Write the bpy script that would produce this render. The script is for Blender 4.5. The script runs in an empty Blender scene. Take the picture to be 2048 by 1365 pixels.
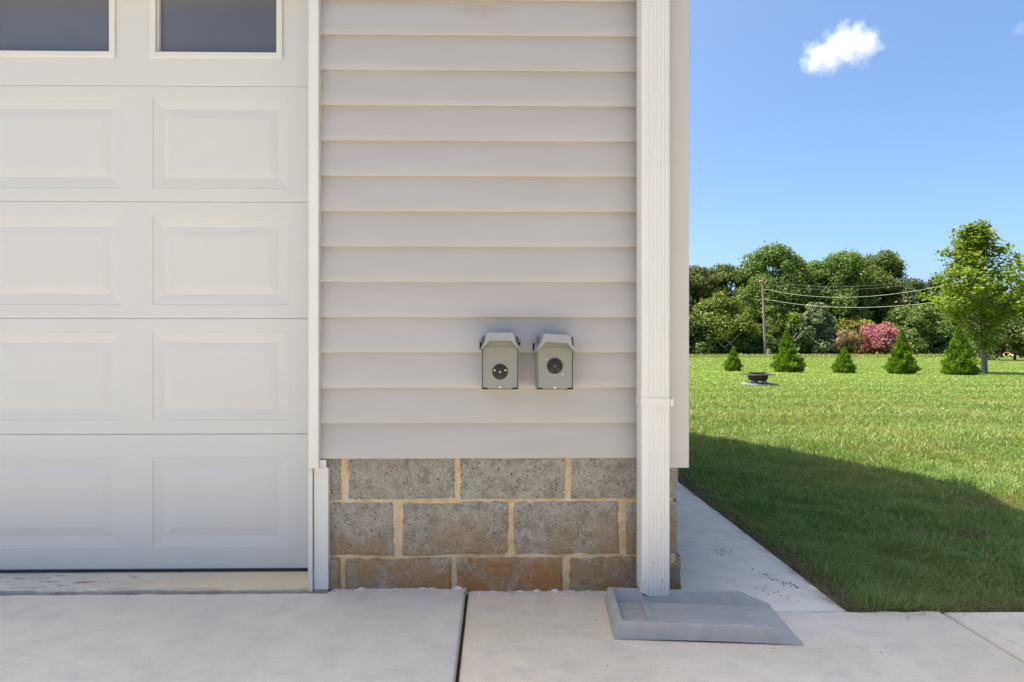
import bpy, bmesh, math, random
import numpy as np
from mathutils import Vector, Matrix, noise

random.seed(7)
RNG = np.random.default_rng(11)
R = math.radians
S = bpy.context.scene
COL = S.collection

# ------------------------------------------------------------------ camera
EYE = Vector((0.0, -2.07, 0.909))
cam_data = bpy.data.cameras.new("camera")
cam = bpy.data.objects.new("camera", cam_data)
COL.objects.link(cam)
cam_data.sensor_width = 36.0
cam_data.lens = 20.0
cam_data.shift_x = 0.0074
cam_data.clip_start = 0.05
cam_data.clip_end = 6000
cam.location = EYE
cam.rotation_euler = (R(90), 0, R(-0.8))
S.camera = cam

# ------------------------------------------------------------------ sky and sun
SUN_TO = Vector((-0.45, 0.13, 1.0)).normalized()        # towards the sun
world = bpy.data.worlds.new("World")
S.world = world
world.use_nodes = True
wn = world.node_tree
bg = wn.nodes["Background"]
sky = wn.nodes.new("ShaderNodeTexSky")
sky.sky_type = 'NISHITA'
sky.sun_disc = False
sky.sun_elevation = math.asin(SUN_TO.z)
sky.sun_rotation = math.atan2(SUN_TO.x, SUN_TO.y)
sky.altitude = 200
sky.air_density = 0.6
sky.dust_density = 4.0
sky.ozone_density = 5.0
bg.inputs["Strength"].default_value = 0.14
hs = wn.nodes.new("ShaderNodeHueSaturation")          # camera-like colour saturation of the whole sky
hs.inputs["Saturation"].default_value = 1.18
wn.links.new(sky.outputs[0], hs.inputs["Color"])
wn.links.new(hs.outputs[0], bg.inputs["Color"])

sun_data = bpy.data.lights.new("sun", 'SUN')
sun_data.energy = 3.9
sun_data.angle = R(0.53)
sun_data.color = (1.0, 0.95, 0.86)
sun = bpy.data.objects.new("sun", sun_data)
COL.objects.link(sun)
sun.rotation_euler = SUN_TO.to_track_quat('Z', 'Y').to_euler()
sun.location = (0, 0, 30)

S.view_settings.view_transform = 'Standard'
S.view_settings.look = 'None'
S.view_settings.gamma = 1
S.view_settings.use_curve_mapping = False
S.view_settings.exposure = 1.52
S.view_settings.use_white_balance = True
S.view_settings.white_balance_temperature = 7600
S.view_settings.white_balance_tint = 3
S.cycles.volume_bounces = 8
S.cycles.max_bounces = 12
S.cycles.diffuse_bounces = 6

# ------------------------------------------------------------------ helpers
def tag(o, label=None, cat=None, group=None, kind=None):
    if label: o["label"] = label
    if cat: o["category"] = cat
    if group: o["group"] = group
    if kind: o["kind"] = kind
    return o

def thing(name, loc, label, cat, group=None, rz=0.0):
    o = bpy.data.objects.new(name, None)
    COL.objects.link(o)
    o.location = loc
    o.rotation_euler = (0, 0, rz)
    o.empty_display_size = 0.1
    return tag(o, label, cat, group)

class MB:
    """collects vertices and faces, then links them as one mesh object"""
    def __init__(s): s.v = []; s.f = []
    def add(s, vs, fs):
        n = len(s.v); s.v += [tuple(v) for v in vs]; s.f += [tuple(i + n for i in f) for f in fs]
        return s
    def box(s, x0, x1, y0, y1, z0, z1):
        return s.add([(x0,y0,z0),(x1,y0,z0),(x1,y1,z0),(x0,y1,z0),(x0,y0,z1),(x1,y0,z1),(x1,y1,z1),(x0,y1,z1)],
              [(0,3,2,1),(4,5,6,7),(0,1,5,4),(1,2,6,5),(2,3,7,6),(3,0,4,7)])
    def tube(s, pts, rad, n=8, cap=True):
        pts = [Vector(p) for p in pts]; k = len(pts)
        if not hasattr(rad, '__len__'): rad = [rad]*k
        vs = []
        up = Vector((0.31,0.17,0.93))
        for i, p in enumerate(pts):
            d = (pts[min(i+1,k-1)] - pts[max(i-1,0)]).normalized()
            u = d.cross(up)
            if u.length < 1e-3: u = d.cross(Vector((1,0,0)))
            u.normalize(); w = d.cross(u).normalized()
            for j in range(n):
                a = 2*math.pi*j/n
                vs.append(p + (u*math.cos(a) + w*math.sin(a))*rad[i])
        fs = []
        for i in range(k-1):
            for j in range(n):
                a = i*n+j; b = i*n+(j+1)%n
                fs.append((a, b, b+n, a+n))
        if cap:
            fs.append(tuple(range(n-1,-1,-1))); fs.append(tuple(range((k-1)*n, k*n)))
        return s.add(vs, fs)
    def lathe(s, prof, n=24, c=(0,0,0)):
        vs = []; k = len(prof)
        for r, z in prof:
            for j in range(n):
                a = 2*math.pi*j/n
                vs.append((c[0]+r*math.cos(a), c[1]+r*math.sin(a), c[2]+z))
        fs = []
        for i in range(k-1):
            for j in range(n):
                a = i*n+j; b = i*n+(j+1)%n
                fs.append((a, b, b+n, a+n))
        return s.add(vs, fs)
    def prism(s, poly, axis, a0, a1):
        """extrude a closed 2D polygon; axis 'x': poly in (y,z), 'z': (x,y), 'y': (x,z)"""
        n = len(poly)
        def P(p, a): return {'x':(a,p[0],p[1]),'y':(p[0],a,p[1]),'z':(p[0],p[1],a)}[axis]
        vs = [P(p,a0) for p in poly] + [P(p,a1) for p in poly]
        fs = [(i,(i+1)%n,(i+1)%n+n,i+n) for i in range(n)]
        fs += [tuple(range(n-1,-1,-1)), tuple(range(n,2*n))]
        return s.add(vs, fs)
    def grid(s, fn, us, vs_):
        nu, nv = len(us), len(vs_)
        vs = [fn(u, v) for v in vs_ for u in us]
        fs = [(j*nu+i, j*nu+i+1, (j+1)*nu+i+1, (j+1)*nu+i) for j in range(nv-1) for i in range(nu-1)]
        return s.add(vs, fs)
    def build(s, name, m, parent=None, bevel=0, seg=2, smooth=None, fix=True):
        me = bpy.data.meshes.new(name)
        me.from_pydata(s.v, [], s.f)
        if fix or bevel:
            bm = bmesh.new(); bm.from_mesh(me)
            if fix: bmesh.ops.recalc_face_normals(bm, faces=bm.faces)
            if bevel:
                es = [e for e in bm.edges if len(e.link_faces) == 2 and e.calc_face_angle(0) > R(30)]
                bmesh.ops.bevel(bm, geom=es, offset=bevel, segments=seg, affect='EDGES', clamp_overlap=True)
            bm.to_mesh(me); bm.free()
        if smooth is not None:
            me.polygons.foreach_set("use_smooth", [True]*len(me.polygons))
            if smooth < 180: me.set_sharp_from_angle(angle=R(smooth))
        me.materials.append(m)
        return link(name, me, parent)

def link(name, me, parent=None):
    o = bpy.data.objects.new(name, me)
    COL.objects.link(o)
    if parent: o.parent = parent
    return o

def raw_mesh(name, V, F, m, parent=None, nper=4, smooth=False):
    """fast mesh from numpy arrays: V (n,3), F (k,nper)"""
    me = bpy.data.meshes.new(name)
    me.vertices.add(len(V)); me.vertices.foreach_set("co", np.asarray(V, np.float32).ravel())
    k = len(F)
    me.loops.add(k*nper); me.loops.foreach_set("vertex_index", np.asarray(F, np.int32).ravel())
    me.polygons.add(k)
    me.polygons.foreach_set("loop_start", np.arange(0, k*nper, nper, dtype=np.int32))
    me.polygons.foreach_set("loop_total", np.full(k, nper, np.int32))
    me.update(calc_edges=True)
    if smooth: me.polygons.foreach_set("use_smooth", [True]*k)
    me.materials.append(m)
    return link(name, me, parent)

# ---- node materials
class NT:
    def __init__(s, name):
        s.m = bpy.data.materials.new(name); s.m.use_nodes = True
        s.t = s.m.node_tree; s.b = s.t.nodes["Principled BSDF"]; s.out = s.t.nodes["Material Output"]
        s.obj = None
    def n(s, kind, **kw):
        nd = s.t.nodes.new(kind)
        for k, v in kw.items():
            if hasattr(nd, k): setattr(nd, k, v)
            else: nd.inputs[k].default_value = v
        return nd
    def l(s, a, b): s.t.links.new(a, b)
    def co(s):
        if s.obj is None: s.obj = s.n("ShaderNodeNewGeometry").outputs["Position"]
        return s.obj
    def mapping(s, scale=(1,1,1), loc=(0,0,0), rot=(0,0,0)):
        mp = s.n("ShaderNodeMapping")
        mp.inputs["Scale"].default_value = scale; mp.inputs["Location"].default_value = loc; mp.inputs["Rotation"].default_value = rot
        s.l(s.co(), mp.inputs["Vector"]); return mp.outputs[0]
    def noise(s, scale, detail=4, rough=0.55, vec=None, dist=0.0):
        nd = s.n("ShaderNodeTexNoise"); nd.inputs["Scale"].default_value = scale
        nd.inputs["Detail"].default_value = detail; nd.inputs["Roughness"].default_value = rough
        nd.inputs["Distortion"].default_value = dist
        s.l(vec if vec is not None else s.co(), nd.inputs["Vector"]); return nd.outputs["Fac"]
    def voro(s, scale, vec=None, out="Distance", feature='F1'):
        nd = s.n("ShaderNodeTexVoronoi"); nd.feature = feature; nd.inputs["Scale"].default_value = scale
        s.l(vec if vec is not None else s.co(), nd.inputs["Vector"]); return nd.outputs[out]
    def ramp(s, fac, stops, interp='LINEAR'):
        nd = s.n("ShaderNodeValToRGB"); cr = nd.color_ramp; cr.interpolation = interp
        while len(cr.elements) < len(stops): cr.elements.new(0.5)
        for e, (p, c) in zip(cr.elements, stops):
            e.position = p
            e.color = (c, c, c, 1) if not hasattr(c, '__len__') else (*c, 1)
        s.l(fac, nd.inputs["Fac"]); return nd.outputs["Color"]
    def mix(s, fac, a, b, mode='MIX'):
        nd = s.n("ShaderNodeMix"); nd.data_type = 'RGBA'; nd.blend_type = mode
        for sock, val in ((nd.inputs[0], fac), (nd.inputs[6], a), (nd.inputs[7], b)):
            if hasattr(val, 'is_linked'): s.l(val, sock)
            elif hasattr(val, '__len__'): sock.default_value = (*val, 1)
            else: sock.default_value = val
        return nd.outputs[2]
    def math(s, op, a, b=0.0, clamp=False):
        nd = s.n("ShaderNodeMath"); nd.operation = op; nd.use_clamp = clamp
        for sock, val in ((nd.inputs[0], a), (nd.inputs[1], b)):
            if hasattr(val, 'is_linked'): s.l(val, sock)
            else: sock.default_value = val
        return nd.outputs[0]
    def xyz(s):
        nd = s.n("ShaderNodeSeparateXYZ"); s.l(s.co(), nd.inputs[0]); return nd.outputs
    def bump(s, h, strength=0.3, dist=0.01, prev=None):
        nd = s.n("ShaderNodeBump"); nd.inputs["Strength"].default_value = strength; nd.inputs["Distance"].default_value = dist
        s.l(h, nd.inputs["Height"])
        if prev is not None: s.l(prev, nd.inputs["Normal"])
        return nd.outputs[0]
    def fin(s, color=None, rough=0.6, normal=None, spec=0.5, metal=0.0):
        b = s.b
        if color is not None:
            if hasattr(color, 'is_linked'): s.l(color, b.inputs["Base Color"])
            else: b.inputs["Base Color"].default_value = (*color, 1)
        if hasattr(rough, 'is_linked'): s.l(rough, b.inputs["Roughness"])
        else: b.inputs["Roughness"].default_value = rough
        b.inputs["Specular IOR Level"].default_value = spec
        b.inputs["Metallic"].default_value = metal
        if normal is not None: s.l(normal, b.inputs["Normal"])
        return s.m

def m_siding():
    t = NT("vinyl_siding")
    g = t.noise(3, 5, .6, t.mapping((0.6, 1, 5)))
    c = t.ramp(g, [(.3, (.382,.356,.342)), (.7, (.418,.392,.378))])
    smear = t.noise(7, 4, .6, t.mapping((1, 1, .5), (3,0,1)))
    c = t.mix(t.ramp(smear, [(.62, 0.0), (.8, .35)]), c, (.36,.32,.28))
    # a faint rusty smear high on the wall
    x, y, z = t.xyz()
    ex = t.math('DIVIDE', t.math('ADD', x, .06), .13); ez = t.math('DIVIDE', t.math('SUBTRACT', z, 2.115), .035)
    rr2 = t.math('ADD', t.math('MULTIPLY', ex, ex), t.math('MULTIPLY', ez, ez))
    c = t.mix(t.math('MULTIPLY', t.ramp(rr2, [(.0, .5), (1.0, 0.0)]), t.ramp(t.noise(14, 4, .6), [(.35, .3), (.6, 1.0)])), c, (.36,.26,.19))
    bmp = t.bump(t.noise(180, 2, .5, t.mapping((.06, 1, 1))), .12, .002)
    bmp = t.bump(t.noise(5, 2), .10, .02, bmp)
    return t.fin(c, .48, bmp, .4)

def m_paint(name, col, grain=0.0, rough=.4, dirt=.06, gscale=(.03,1,1)):
    t = NT(name)
    d = t.noise(4, 6, .65)
    c = t.mix(t.ramp(d, [(.45, 0.0), (.8, dirt*4)]), col, tuple(x*.86*(1,.97,.92)[i] for i, x in enumerate(col)))
    bmp = None
    if grain: bmp = t.bump(t.noise(160, 3, .6, t.mapping(gscale)), grain, .002)
    return t.fin(c, rough, bmp, .45)

def m_concrete(name, c0, c1, seed=0.0, broom=(40, 260), warm=None):
    t = NT(name)
    big = t.noise(1.6, 5, .6, t.mapping(loc=(seed, seed*2, 0)))
    mid = t.noise(14, 5, .65, t.mapping(loc=(seed, 0, 0)))
    fine = t.noise(170, 4, .75)
    c = t.ramp(t.mix(.4, big, mid), [(.32, c0), (.68, c1)])
    c = t.mix(.75, c, t.ramp(fine, [(.28, (.2,.195,.19)), (.5, (.5,.49,.48)), (.75, (.74,.73,.70))]), 'SOFT_LIGHT')
    spk = t.voro(95, t.mapping(loc=(seed,0,0)))
    pit = t.ramp(spk, [(.05, 1.0), (.13, 0.0)])
    gate = t.ramp(t.noise(30, 2, .5, t.mapping(loc=(seed, 4, 0))), [(.52, 0.0), (.60, .55)])
    c = t.mix(t.math('MULTIPLY', pit, gate), c, (.21,.205,.2))
    blot = t.ramp(t.noise(9, 6, .7, t.mapping((1, 1.6, 1), (seed, 1, 0))), [(.46, 0.0), (.72, .55)])
    c = t.mix(blot, c, (.42,.405,.385))
    if warm: c = t.mix(t.ramp(t.noise(3.2, 6, .65, t.mapping(loc=(2+seed,5,0))), [(.42, 0.0), (.66, warm)]), c, (.56,.47,.34))
    bmp = t.bump(t.noise(1, 3, .6, t.mapping((broom[0], broom[1], 40))), .22, .002)
    bmp = t.bump(t.noise(120, 4, .7), .25, .002, bmp)
    bmp = t.bump(t.noise(28, 4, .6), .15, .006, bmp)
    return t.fin(c, .88, bmp, .25)

def m_garage_floor():
    t = NT("stained_slab_concrete")
    x, y, z = t.xyz()
    n = t.noise(5, 6, .65, t.mapping((1, 2.2, 1)))
    c = t.ramp(n, [(.3, (.44,.42,.37)), (.7, (.63,.60,.54))])
    tan = t.math('ADD', t.math('MULTIPLY', x, .9), 1.75)                  # more tan clay towards the jamb
    tanm = t.math('MULTIPLY', t.ramp(tan, [(.25, 0.0), (.85, .95)]), t.ramp(t.noise(7, 6, .7), [(.3, .35), (.6, 1.0)]))
    c = t.mix(tanm, c, (.68,.54,.34))
    # rust smears where something was dragged across the sill
    smear = t.noise(16, 5, .6, t.mapping((.75, 2.6, 1), (0,0,0), (0,0,R(38))))
    reg = t.math('MULTIPLY', t.ramp(t.math('ABSOLUTE', t.math('ADD', x, 1.62)), [(.0, 1.0), (.22, .85), (.40, 0.0)]),
                 t.ramp(t.math('ABSOLUTE', t.math('SUBTRACT', y, .09)), [(.02, 1.0), (.09, 0.0)]))
    c = t.mix(t.math('MULTIPLY', t.ramp(smear, [(.555, 0.0), (.62, .9)]), reg), c, (.25,.13,.05))
    c = t.mix(t.ramp(t.noise(300, 2, .7), [(.35, .25), (.5, 0.0)]), c, (.25,.235,.21))
    edge = t.math('MULTIPLY', t.ramp(y, [(.0, 1.0), (.035, 0.0)]), t.ramp(t.noise(22, 5, .7, t.mapping((.6,1,1))), [(.4, 0.0), (.6, .8)]))
    c = t.mix(edge, c, (.23,.205,.16))
    bmp = t.bump(t.noise(40, 5, .7), .3, .004)
    return t.fin(c, .85, bmp, .25)

def m_block():
    t = NT("split_face_block")
    x, y, z = t.xyz()
    oi = t.n("ShaderNodeObjectInfo")
    c = t.ramp(t.noise(26, 5, .7), [(.3, (.28,.255,.215)), (.5, (.43,.40,.345)), (.72, (.56,.53,.47))])
    g = t.noise(210, 3, .75)
    c = t.mix(.8, c, t.ramp(g, [(.3, (.16,.15,.14)), (.5, (.48,.47,.45)), (.72, (.78,.76,.72))]), 'SOFT_LIGHT')
    # aggregate: dark and pale stones of several sizes
    for sc, th, col, gth in ((150, .22, (.045,.042,.04), .5), (75, .20, (.05,.045,.042), .58), (120, .24, (.66,.62,.55), .56), (65, .19, (.62,.57,.48), .63), (100,.2,(.30,.17,.10),.62)):
        vec = t.mapping(loc=(sc*.37, sc*.11, sc*.23))
        d = t.voro(sc, vec)
        gate = t.ramp(t.noise(sc*.7, 1, .5, vec), [(gth, 0.0), (gth+.03, 1.0)])
        c = t.mix(t.math('MULTIPLY', t.ramp(d, [(th, 1.0), (th+.09, 0.0)]), gate), c, col)
    # iron-red soil splash: strongest on the lowest course
    low = t.ramp(t.math('MULTIPLY', t.math('ADD', z, .05), 2.6), [(.08, 1.0), (.45, .85), (.7, .45), (.95, .1)])
    pat = t.ramp(t.noise(8, 6, .65, dist=.6), [(.33, 0.0), (.55, 1.0)])
    gr = t.ramp(t.noise(60, 4, .7), [(.25, .45), (.6, 1.0)])
    st = t.math('MULTIPLY', t.math('MULTIPLY', low, pat), gr)
    c = t.mix(t.math('MULTIPLY', st, .95), c, (.42,.22,.08))
    # the middle block of the lowest course is stained bright orange
    dx = t.math('DIVIDE', t.math('ADD', x, -.03), .28); dz = t.math('DIVIDE', t.math('ADD', z, .0), .125)
    r2 = t.math('ADD', t.math('MULTIPLY', dx, dx), t.math('MULTIPLY', dz, dz))
    om = t.math('MULTIPLY', t.ramp(r2, [(.5, 1.0), (1.15, 0.0)]), t.ramp(t.noise(11, 5, .65), [(.32, .1), (.6, 1.0)]))
    c = t.mix(t.math('MULTIPLY', t.math('MULTIPLY', om, gr), 1.0), c, (.45,.19,.055))
    bmp = t.bump(t.noise(42, 7, .78), 1.0, .018)
    bmp = t.bump(t.noise(260, 3, .7), .5, .003, bmp)
    return t.fin(c, .95, bmp, .15)

def m_mortar():
    t = NT("tan_mortar")
    x, y, z = t.xyz()
    c = t.ramp(t.noise(22, 6, .7), [(.3, (.47,.325,.18)), (.5, (.58,.425,.255)), (.72, (.66,.53,.36))])
    c = t.mix(t.ramp(t.noise(9, 4, .6, t.mapping(loc=(4,1,2))), [(.5, 0.0), (.66, .7)]), c, (.44,.25,.10))
    c = t.mix(t.ramp(t.noise(7, 5, .6, t.mapping(loc=(1,7,2))), [(.56, 0.0), (.7, .6)]), c, (.58,.54,.47))
    c = t.mix(t.ramp(t.noise(240, 2, .7), [(.34, .5), (.5, 0.0)]), c, (.33,.23,.13))
    bmp = t.bump(t.noise(130, 5, .7), .5, .003)
    return t.fin(c, .95, bmp, .1)

def m_plastic_grey():
    t = NT("grey_splash_block_plastic")
    n = t.noise(6, 6, .65, t.mapping((1, 2.2, 1)), .8)
    c = t.ramp(n, [(.3, (.28,.27,.255)), (.6, (.365,.35,.33)), (.8, (.47,.455,.43))])
    c = t.mix(t.ramp(t.noise(40, 5, .7), [(.55, 0.0), (.8, .35)]), c, (.44,.44,.44))
    c = t.mix(t.ramp(t.noise(17, 6, .75, t.mapping(loc=(3,3,3))), [(.6, 0.0), (.78, .4)]), c, (.33,.30,.26))
    bmp = t.bump(t.noise(14, 5, .6), .25, .006)
    return t.fin(c, t.ramp(n, [(.3, .5), (.7, .68)]), bmp, .35)

def m_simple(name, col, rough=.6, metal=0.0, spec=.5, var=.25, scale=12, bumps=.1):
    t = NT(name)
    c = t.ramp(t.noise(scale, 5, .65), [(.3, tuple(x*(1-var) for x in col)), (.7, tuple(min(1, x*(1+var)) for x in col))])
    return t.fin(c, rough, t.bump(t.noise(scale*5, 4, .6), bumps, .004) if bumps else None, spec, metal)

def m_leaf(name, cols, trans=.35, rough=.5, patch=None, hue=0.0):
    t = NT(name)
    rnd = t.n("ShaderNodeNewGeometry").outputs["Random Per Island"]
    k = len(cols)
    c = t.ramp(rnd, [(i/(k-1) if k > 1 else 0, c) for i, c in enumerate(cols)])
    if patch:
        c = t.mix(t.ramp(t.noise(patch[0], 3, .6), [(.42, 0.0), (.62, patch[2])]), c, patch[1])
    b = t.b; t.l(c, b.inputs["Base Color"])
    b.inputs["Roughness"].default_value = rough; b.inputs["Specular IOR Level"].default_value = .3
    tr = t.n("ShaderNodeBsdfTranslucent")
    tc = t.mix(1.0, c, (1.0,.98,.45), 'MULTIPLY')
    t.l(tc, tr.inputs["Color"])
    ms = t.n("ShaderNodeMixShader"); ms.inputs[0].default_value = trans
    t.l(b.outputs[0], ms.inputs[1]); t.l(tr.outputs[0], ms.inputs[2]); t.l(ms.outputs[0], t.out.inputs["Surface"])
    return t.m

def m_lawn():
    t = NT("lawn_soil_and_turf")
    x, y, z = t.xyz()
    soil = t.ramp(t.noise(30, 6, .7), [(.3, (.045,.032,.018)), (.7, (.13,.09,.055))])
    soil = t.mix(t.ramp(t.noise(5, 5, .7), [(.4, .15), (.65, .75)]), soil, (.075,.105,.025))
    turf = t.ramp(t.noise(1.2, 6, .7, t.mapping((.35, 1.0, 1))), [(.3, (.15,.225,.037)), (.5, (.195,.275,.047)), (.72, (.245,.305,.068))])
    turf = t.mix(.5, turf, t.ramp(t.noise(26, 4, .75, t.mapping((.5,1,1))), [(.3, (.28,.3,.25)), (.7, (.7,.68,.6))]), 'SOFT_LIGHT')
    near = t.ramp(t.math('MULTIPLY', y, .05), [(.25, 0.0), (.75, 1.0)])
    c = t.mix(near, soil, turf)
    return t.fin(c, .95, t.bump(t.noise(60, 4, .7), .5, .02), .1)

M = {}
M['siding'] = m_siding()
M['door'] = m_paint("embossed_steel_door_paint", (.54,.525,.505), .22, .42, .03)
M['trim'] = m_paint("white_vinyl_trim", (.60,.585,.56), .0, .38, .05)
M['post'] = m_paint("corner_post_vinyl", (.49,.465,.44), .10, .45, .05, (1,1,.03))
M['pipe'] = m_paint("white_downspout_paint", (.58,.57,.55), .0, .33, .06)
M['drive_left'] = m_concrete("driveway_concrete_grey", (.55,.52,.475), (.66,.63,.58), 0.0, (60, 24))
M['drive_right'] = m_concrete("driveway_concrete_buff", (.63,.56,.46), (.73,.665,.56), 3.0, (20, 160), .3)
M['path'] = m_concrete("path_concrete", (.62,.56,.48), (.72,.65,.56), 6.0, (160, 20))
M['joint'] = m_simple("dark_joint_filler", (.03,.03,.03), .9)
M['gfloor'] = m_garage_floor()
M['block'] = m_block()
M['mortar'] = m_mortar()
M['splash'] = m_plastic_grey()
M['rubber'] = m_simple("black_door_seal_rubber", (.022,.023,.028), .45, bumps=.05)
M['steel'] = m_simple("grey_painted_outlet_steel", (.225,.228,.20), .5, spec=.4, var=.06, scale=9, bumps=.05)
M['hood'] = m_simple("light_grey_cover_steel", (.25,.253,.26), .42, spec=.5, var=.06, scale=9, bumps=.05)
M['black'] = m_simple("black_receptacle_plastic", (.010,.009,.009), .6, bumps=.03)
M['slot'] = m_simple("slot_shadow_plastic", (.003,.003,.003), .8, bumps=0)
M['screw'] = m_simple("bright_zinc_screw", (.66,.64,.58), .3, .85, bumps=0)
M['shingle'] = m_simple("grey_shingle", (.09,.085,.08), .9)
M['wood'] = m_simple("sheathing_wood", (.35,.28,.2), .8)
M['lawn'] = m_lawn()
M['grass'] = m_leaf("grass_blade", [(.075,.18,.038), (.135,.27,.058), (.195,.325,.085), (.28,.365,.125), (.46,.44,.26)], .42, .4, (.9, (.30,.33,.11), .6))
M['tallgrass'] = m_leaf("tall_weedy_grass", [(.10,.17,.03), (.16,.21,.05), (.24,.25,.09), (.28,.24,.11)], .3)
M['dry'] = m_leaf("dry_grass_blade", [(.20,.155,.085), (.28,.22,.12), (.13,.10,.055)], .2)
M['weed'] = m_leaf("weed_leaf", [(.06,.16,.02), (.10,.21,.03)], .35)
M['bark'] = m_simple("bark", (.13,.105,.085), .9, scale=6, bumps=.5)
M['palebark'] = m_simple("pale_bark", (.30,.27,.23), .9, scale=6, bumps=.5)
M['maplebark'] = m_simple("maple_bark", (.13,.115,.11), .9, scale=20, bumps=.5)
M['polewood'] = m_simple("weathered_pole_wood", (.22,.185,.16), .85, scale=5, bumps=.3)
M['wire'] = m_simple("aluminium_cable", (.50,.48,.42), .5, bumps=0)
M['darkwire'] = m_simple("dark_cable", (.10,.11,.11), .6, bumps=0)
M['ceramic'] = m_simple("orange_insulator", (.42,.23,.13), .4, bumps=0)
M['rust'] = m_simple("rusty_fire_pit_steel", (.055,.032,.022), .75, .2, var=.6, scale=9, bumps=.3)
M['sootiron'] = m_simple("sooty_black_steel", (.022,.02,.02), .55, .3, var=.4)
M['ash'] = m_simple("pale_stone_leg", (.40,.40,.40), .8)
M['pad'] = m_simple("grey_paver", (.20,.205,.22), .85, scale=14, bumps=.3)
M['crumb'] = m_simple("dark_mulch_crumb", (.018,.015,.013), .9, bumps=0)
M['mulch'] = m_simple("brown_mulch", (.10,.065,.045), .95, scale=20, bumps=.6)
M['clay'] = m_simple("pale_red_clay", (.62,.42,.30), .9, var=.2, scale=3, bumps=.3)
M['whitewash'] = m_simple("white_fence_paint", (.75,.73,.70), .6)

def m_glass():
    t = NT("tinted_door_window_glass")
    n = t.noise(2.2, 3, .5)
    c = t.ramp(n, [(.3, (.082,.088,.105)), (.7, (.105,.110,.128))])
    return t.fin(c, .12, None, .6)
M['glass'] = m_glass()

# ------------------------------------------------------------------ ground
def zg(X, Y):
    """lawn height: level beside the house, then falling gently away"""
    D = Y + 2.07
    z = -0.030 - 0.016*np.maximum(D - 6.0, 0.0)
    far = np.maximum(D - 110.0, 0.0)
    return z + 0.016*far

xs = np.unique(np.concatenate([np.linspace(-600,-40,15), np.linspace(-40,0,21), np.linspace(0,14,57), np.linspace(14,120,54), np.linspace(120,700,15)]))
ys = np.unique(np.concatenate([np.linspace(-300,-12,12), np.linspace(-12,0,13), np.linspace(0,16,61), np.linspace(16,120,80), np.linspace(120,900,20)]))
gx, gy = np.meshgrid(xs, ys)
gz = zg(gx, gy)
near = np.clip((30-gy)/30, 0, 1)*(gx > 1.3)
gz = gz + near*0.012*(np.sin(gx*3.1+gy*1.7)+np.sin(gx*1.3-gy*2.9))*.5
V = np.stack([gx, gy, gz], -1).reshape(-1, 3)
nx, ny = len(xs), len(ys)
ii, jj = np.meshgrid(np.arange(nx-1), np.arange(ny-1))
a = (jj*nx+ii).ravel()
lawn = raw_mesh("lawn", V, np.stack([a, a+1, a+nx+1, a+nx], -1), M['lawn'], smooth=True)
tag(lawn, kind="structure")

# concrete: driveway (slabs with tooled joints), path beside the house, garage floor
ZR = -0.012            # the buff slab sits a little lower than the grey one
def slab(name, x0, x1, y0, y1, ztop, m, parent, ragged=None, r=.007, thick=.11, foot=None):
    """a concrete slab with rounded arrises; 'ragged' roughens its house-side edge"""
    mb = MB()
    n = 150 if ragged else 1
    xs_ = [x0 + (x1-x0)*i/n for i in range(n+1)]
    yb = [(y1 if foot is None or x < -.612 or x > .664 else foot) + (ragged*(noise.noise((x*14, y1, 3)) + .7*noise.noise((x*45, 2, y1))) if ragged else 0) for x in xs_]
    def loop(inset, z):
        L = [(x0+inset, y0+inset, z), (x1-inset, y0+inset, z)]
        for x, y in reversed(list(zip(xs_, yb))):
            L.append((min(max(x, x0+inset), x1-inset), y-inset, z))
        return L
    loops = [loop(0, ztop-thick), loop(0, ztop-r), loop(r*.3, ztop-r*.3), loop(r, ztop)]
    k = len(loops[0])
    vs = sum(loops, []); fs = []
    for q in range(3):
        for i in range(k):
            j = (i+1) % k
            fs.append((q*k+i, q*k+j, (q+1)*k+j, (q+1)*k+i))
    fs.append(tuple(range(3*k, 4*k))); fs.append(tuple(range(k-1, -1, -1)))
    mb.add(vs, fs)
    return mb.build(name, m, parent, smooth=50)

driveway = tag(MB().box(-8.2, 4.4, -10.6, .012, -.30, -.125).build("driveway", M['joint']), kind="structure")
JX = -.108
slab("concrete_slab", -4.3, JX-.005, -4.2, -.004, 0.0, M['drive_left'], driveway, ragged=.005, r=.009, foot=.034)
slab("concrete_slab", JX+.005, 1.512, -4.2, -.146, ZR, M['drive_right'], driveway, ragged=.006, r=.009, foot=.034)
slab("concrete_slab", 1.522, 4.3, -4.2, -.152, ZR, M['drive_right'], driveway, r=.010)
slab("concrete_slab", -8.1, -4.31, -4.2, -.004, 0.0, M['drive_left'], driveway)
for x0, x1, m in ((-8.1, -4.31, 'drive_left'), (-4.3, JX-.005, 'drive_left'), (JX+.005, 1.512, 'drive_right'), (1.522, 4.3, 'drive_right')):
    slab("concrete_slab", x0, x1, -10.5, -4.21, ZR, M[m], driveway)
# smooth tooled margins either side of the right-hand joint (thin proud bands)
for x0, x1 in ((1.455, 1.458), (1.576, 1.579)):
    MB().box(x0, x1, -4.15, -.16, ZR-.002, ZR+.0015).build("tooled_margin", M['drive_right'], driveway)

path = tag(MB().box(.60, 1.19, -.008, 12.2, -.32, -.13).build("path", M['joint']), kind="structure")
PX0, PX1 = .664, 1.197
py = [-.146, 1.02, 2.55, 4.08, 5.61, 7.14, 8.67, 10.2, 12.1]
for i in range(len(py)-1):
    slab("concrete_slab", (PX0-.05) if i else .668, PX1, py[i]+(.004 if i else .001), py[i+1]-.004, ZR-.002 if i else ZR+.001, M['path'], path, r=.008)

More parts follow.
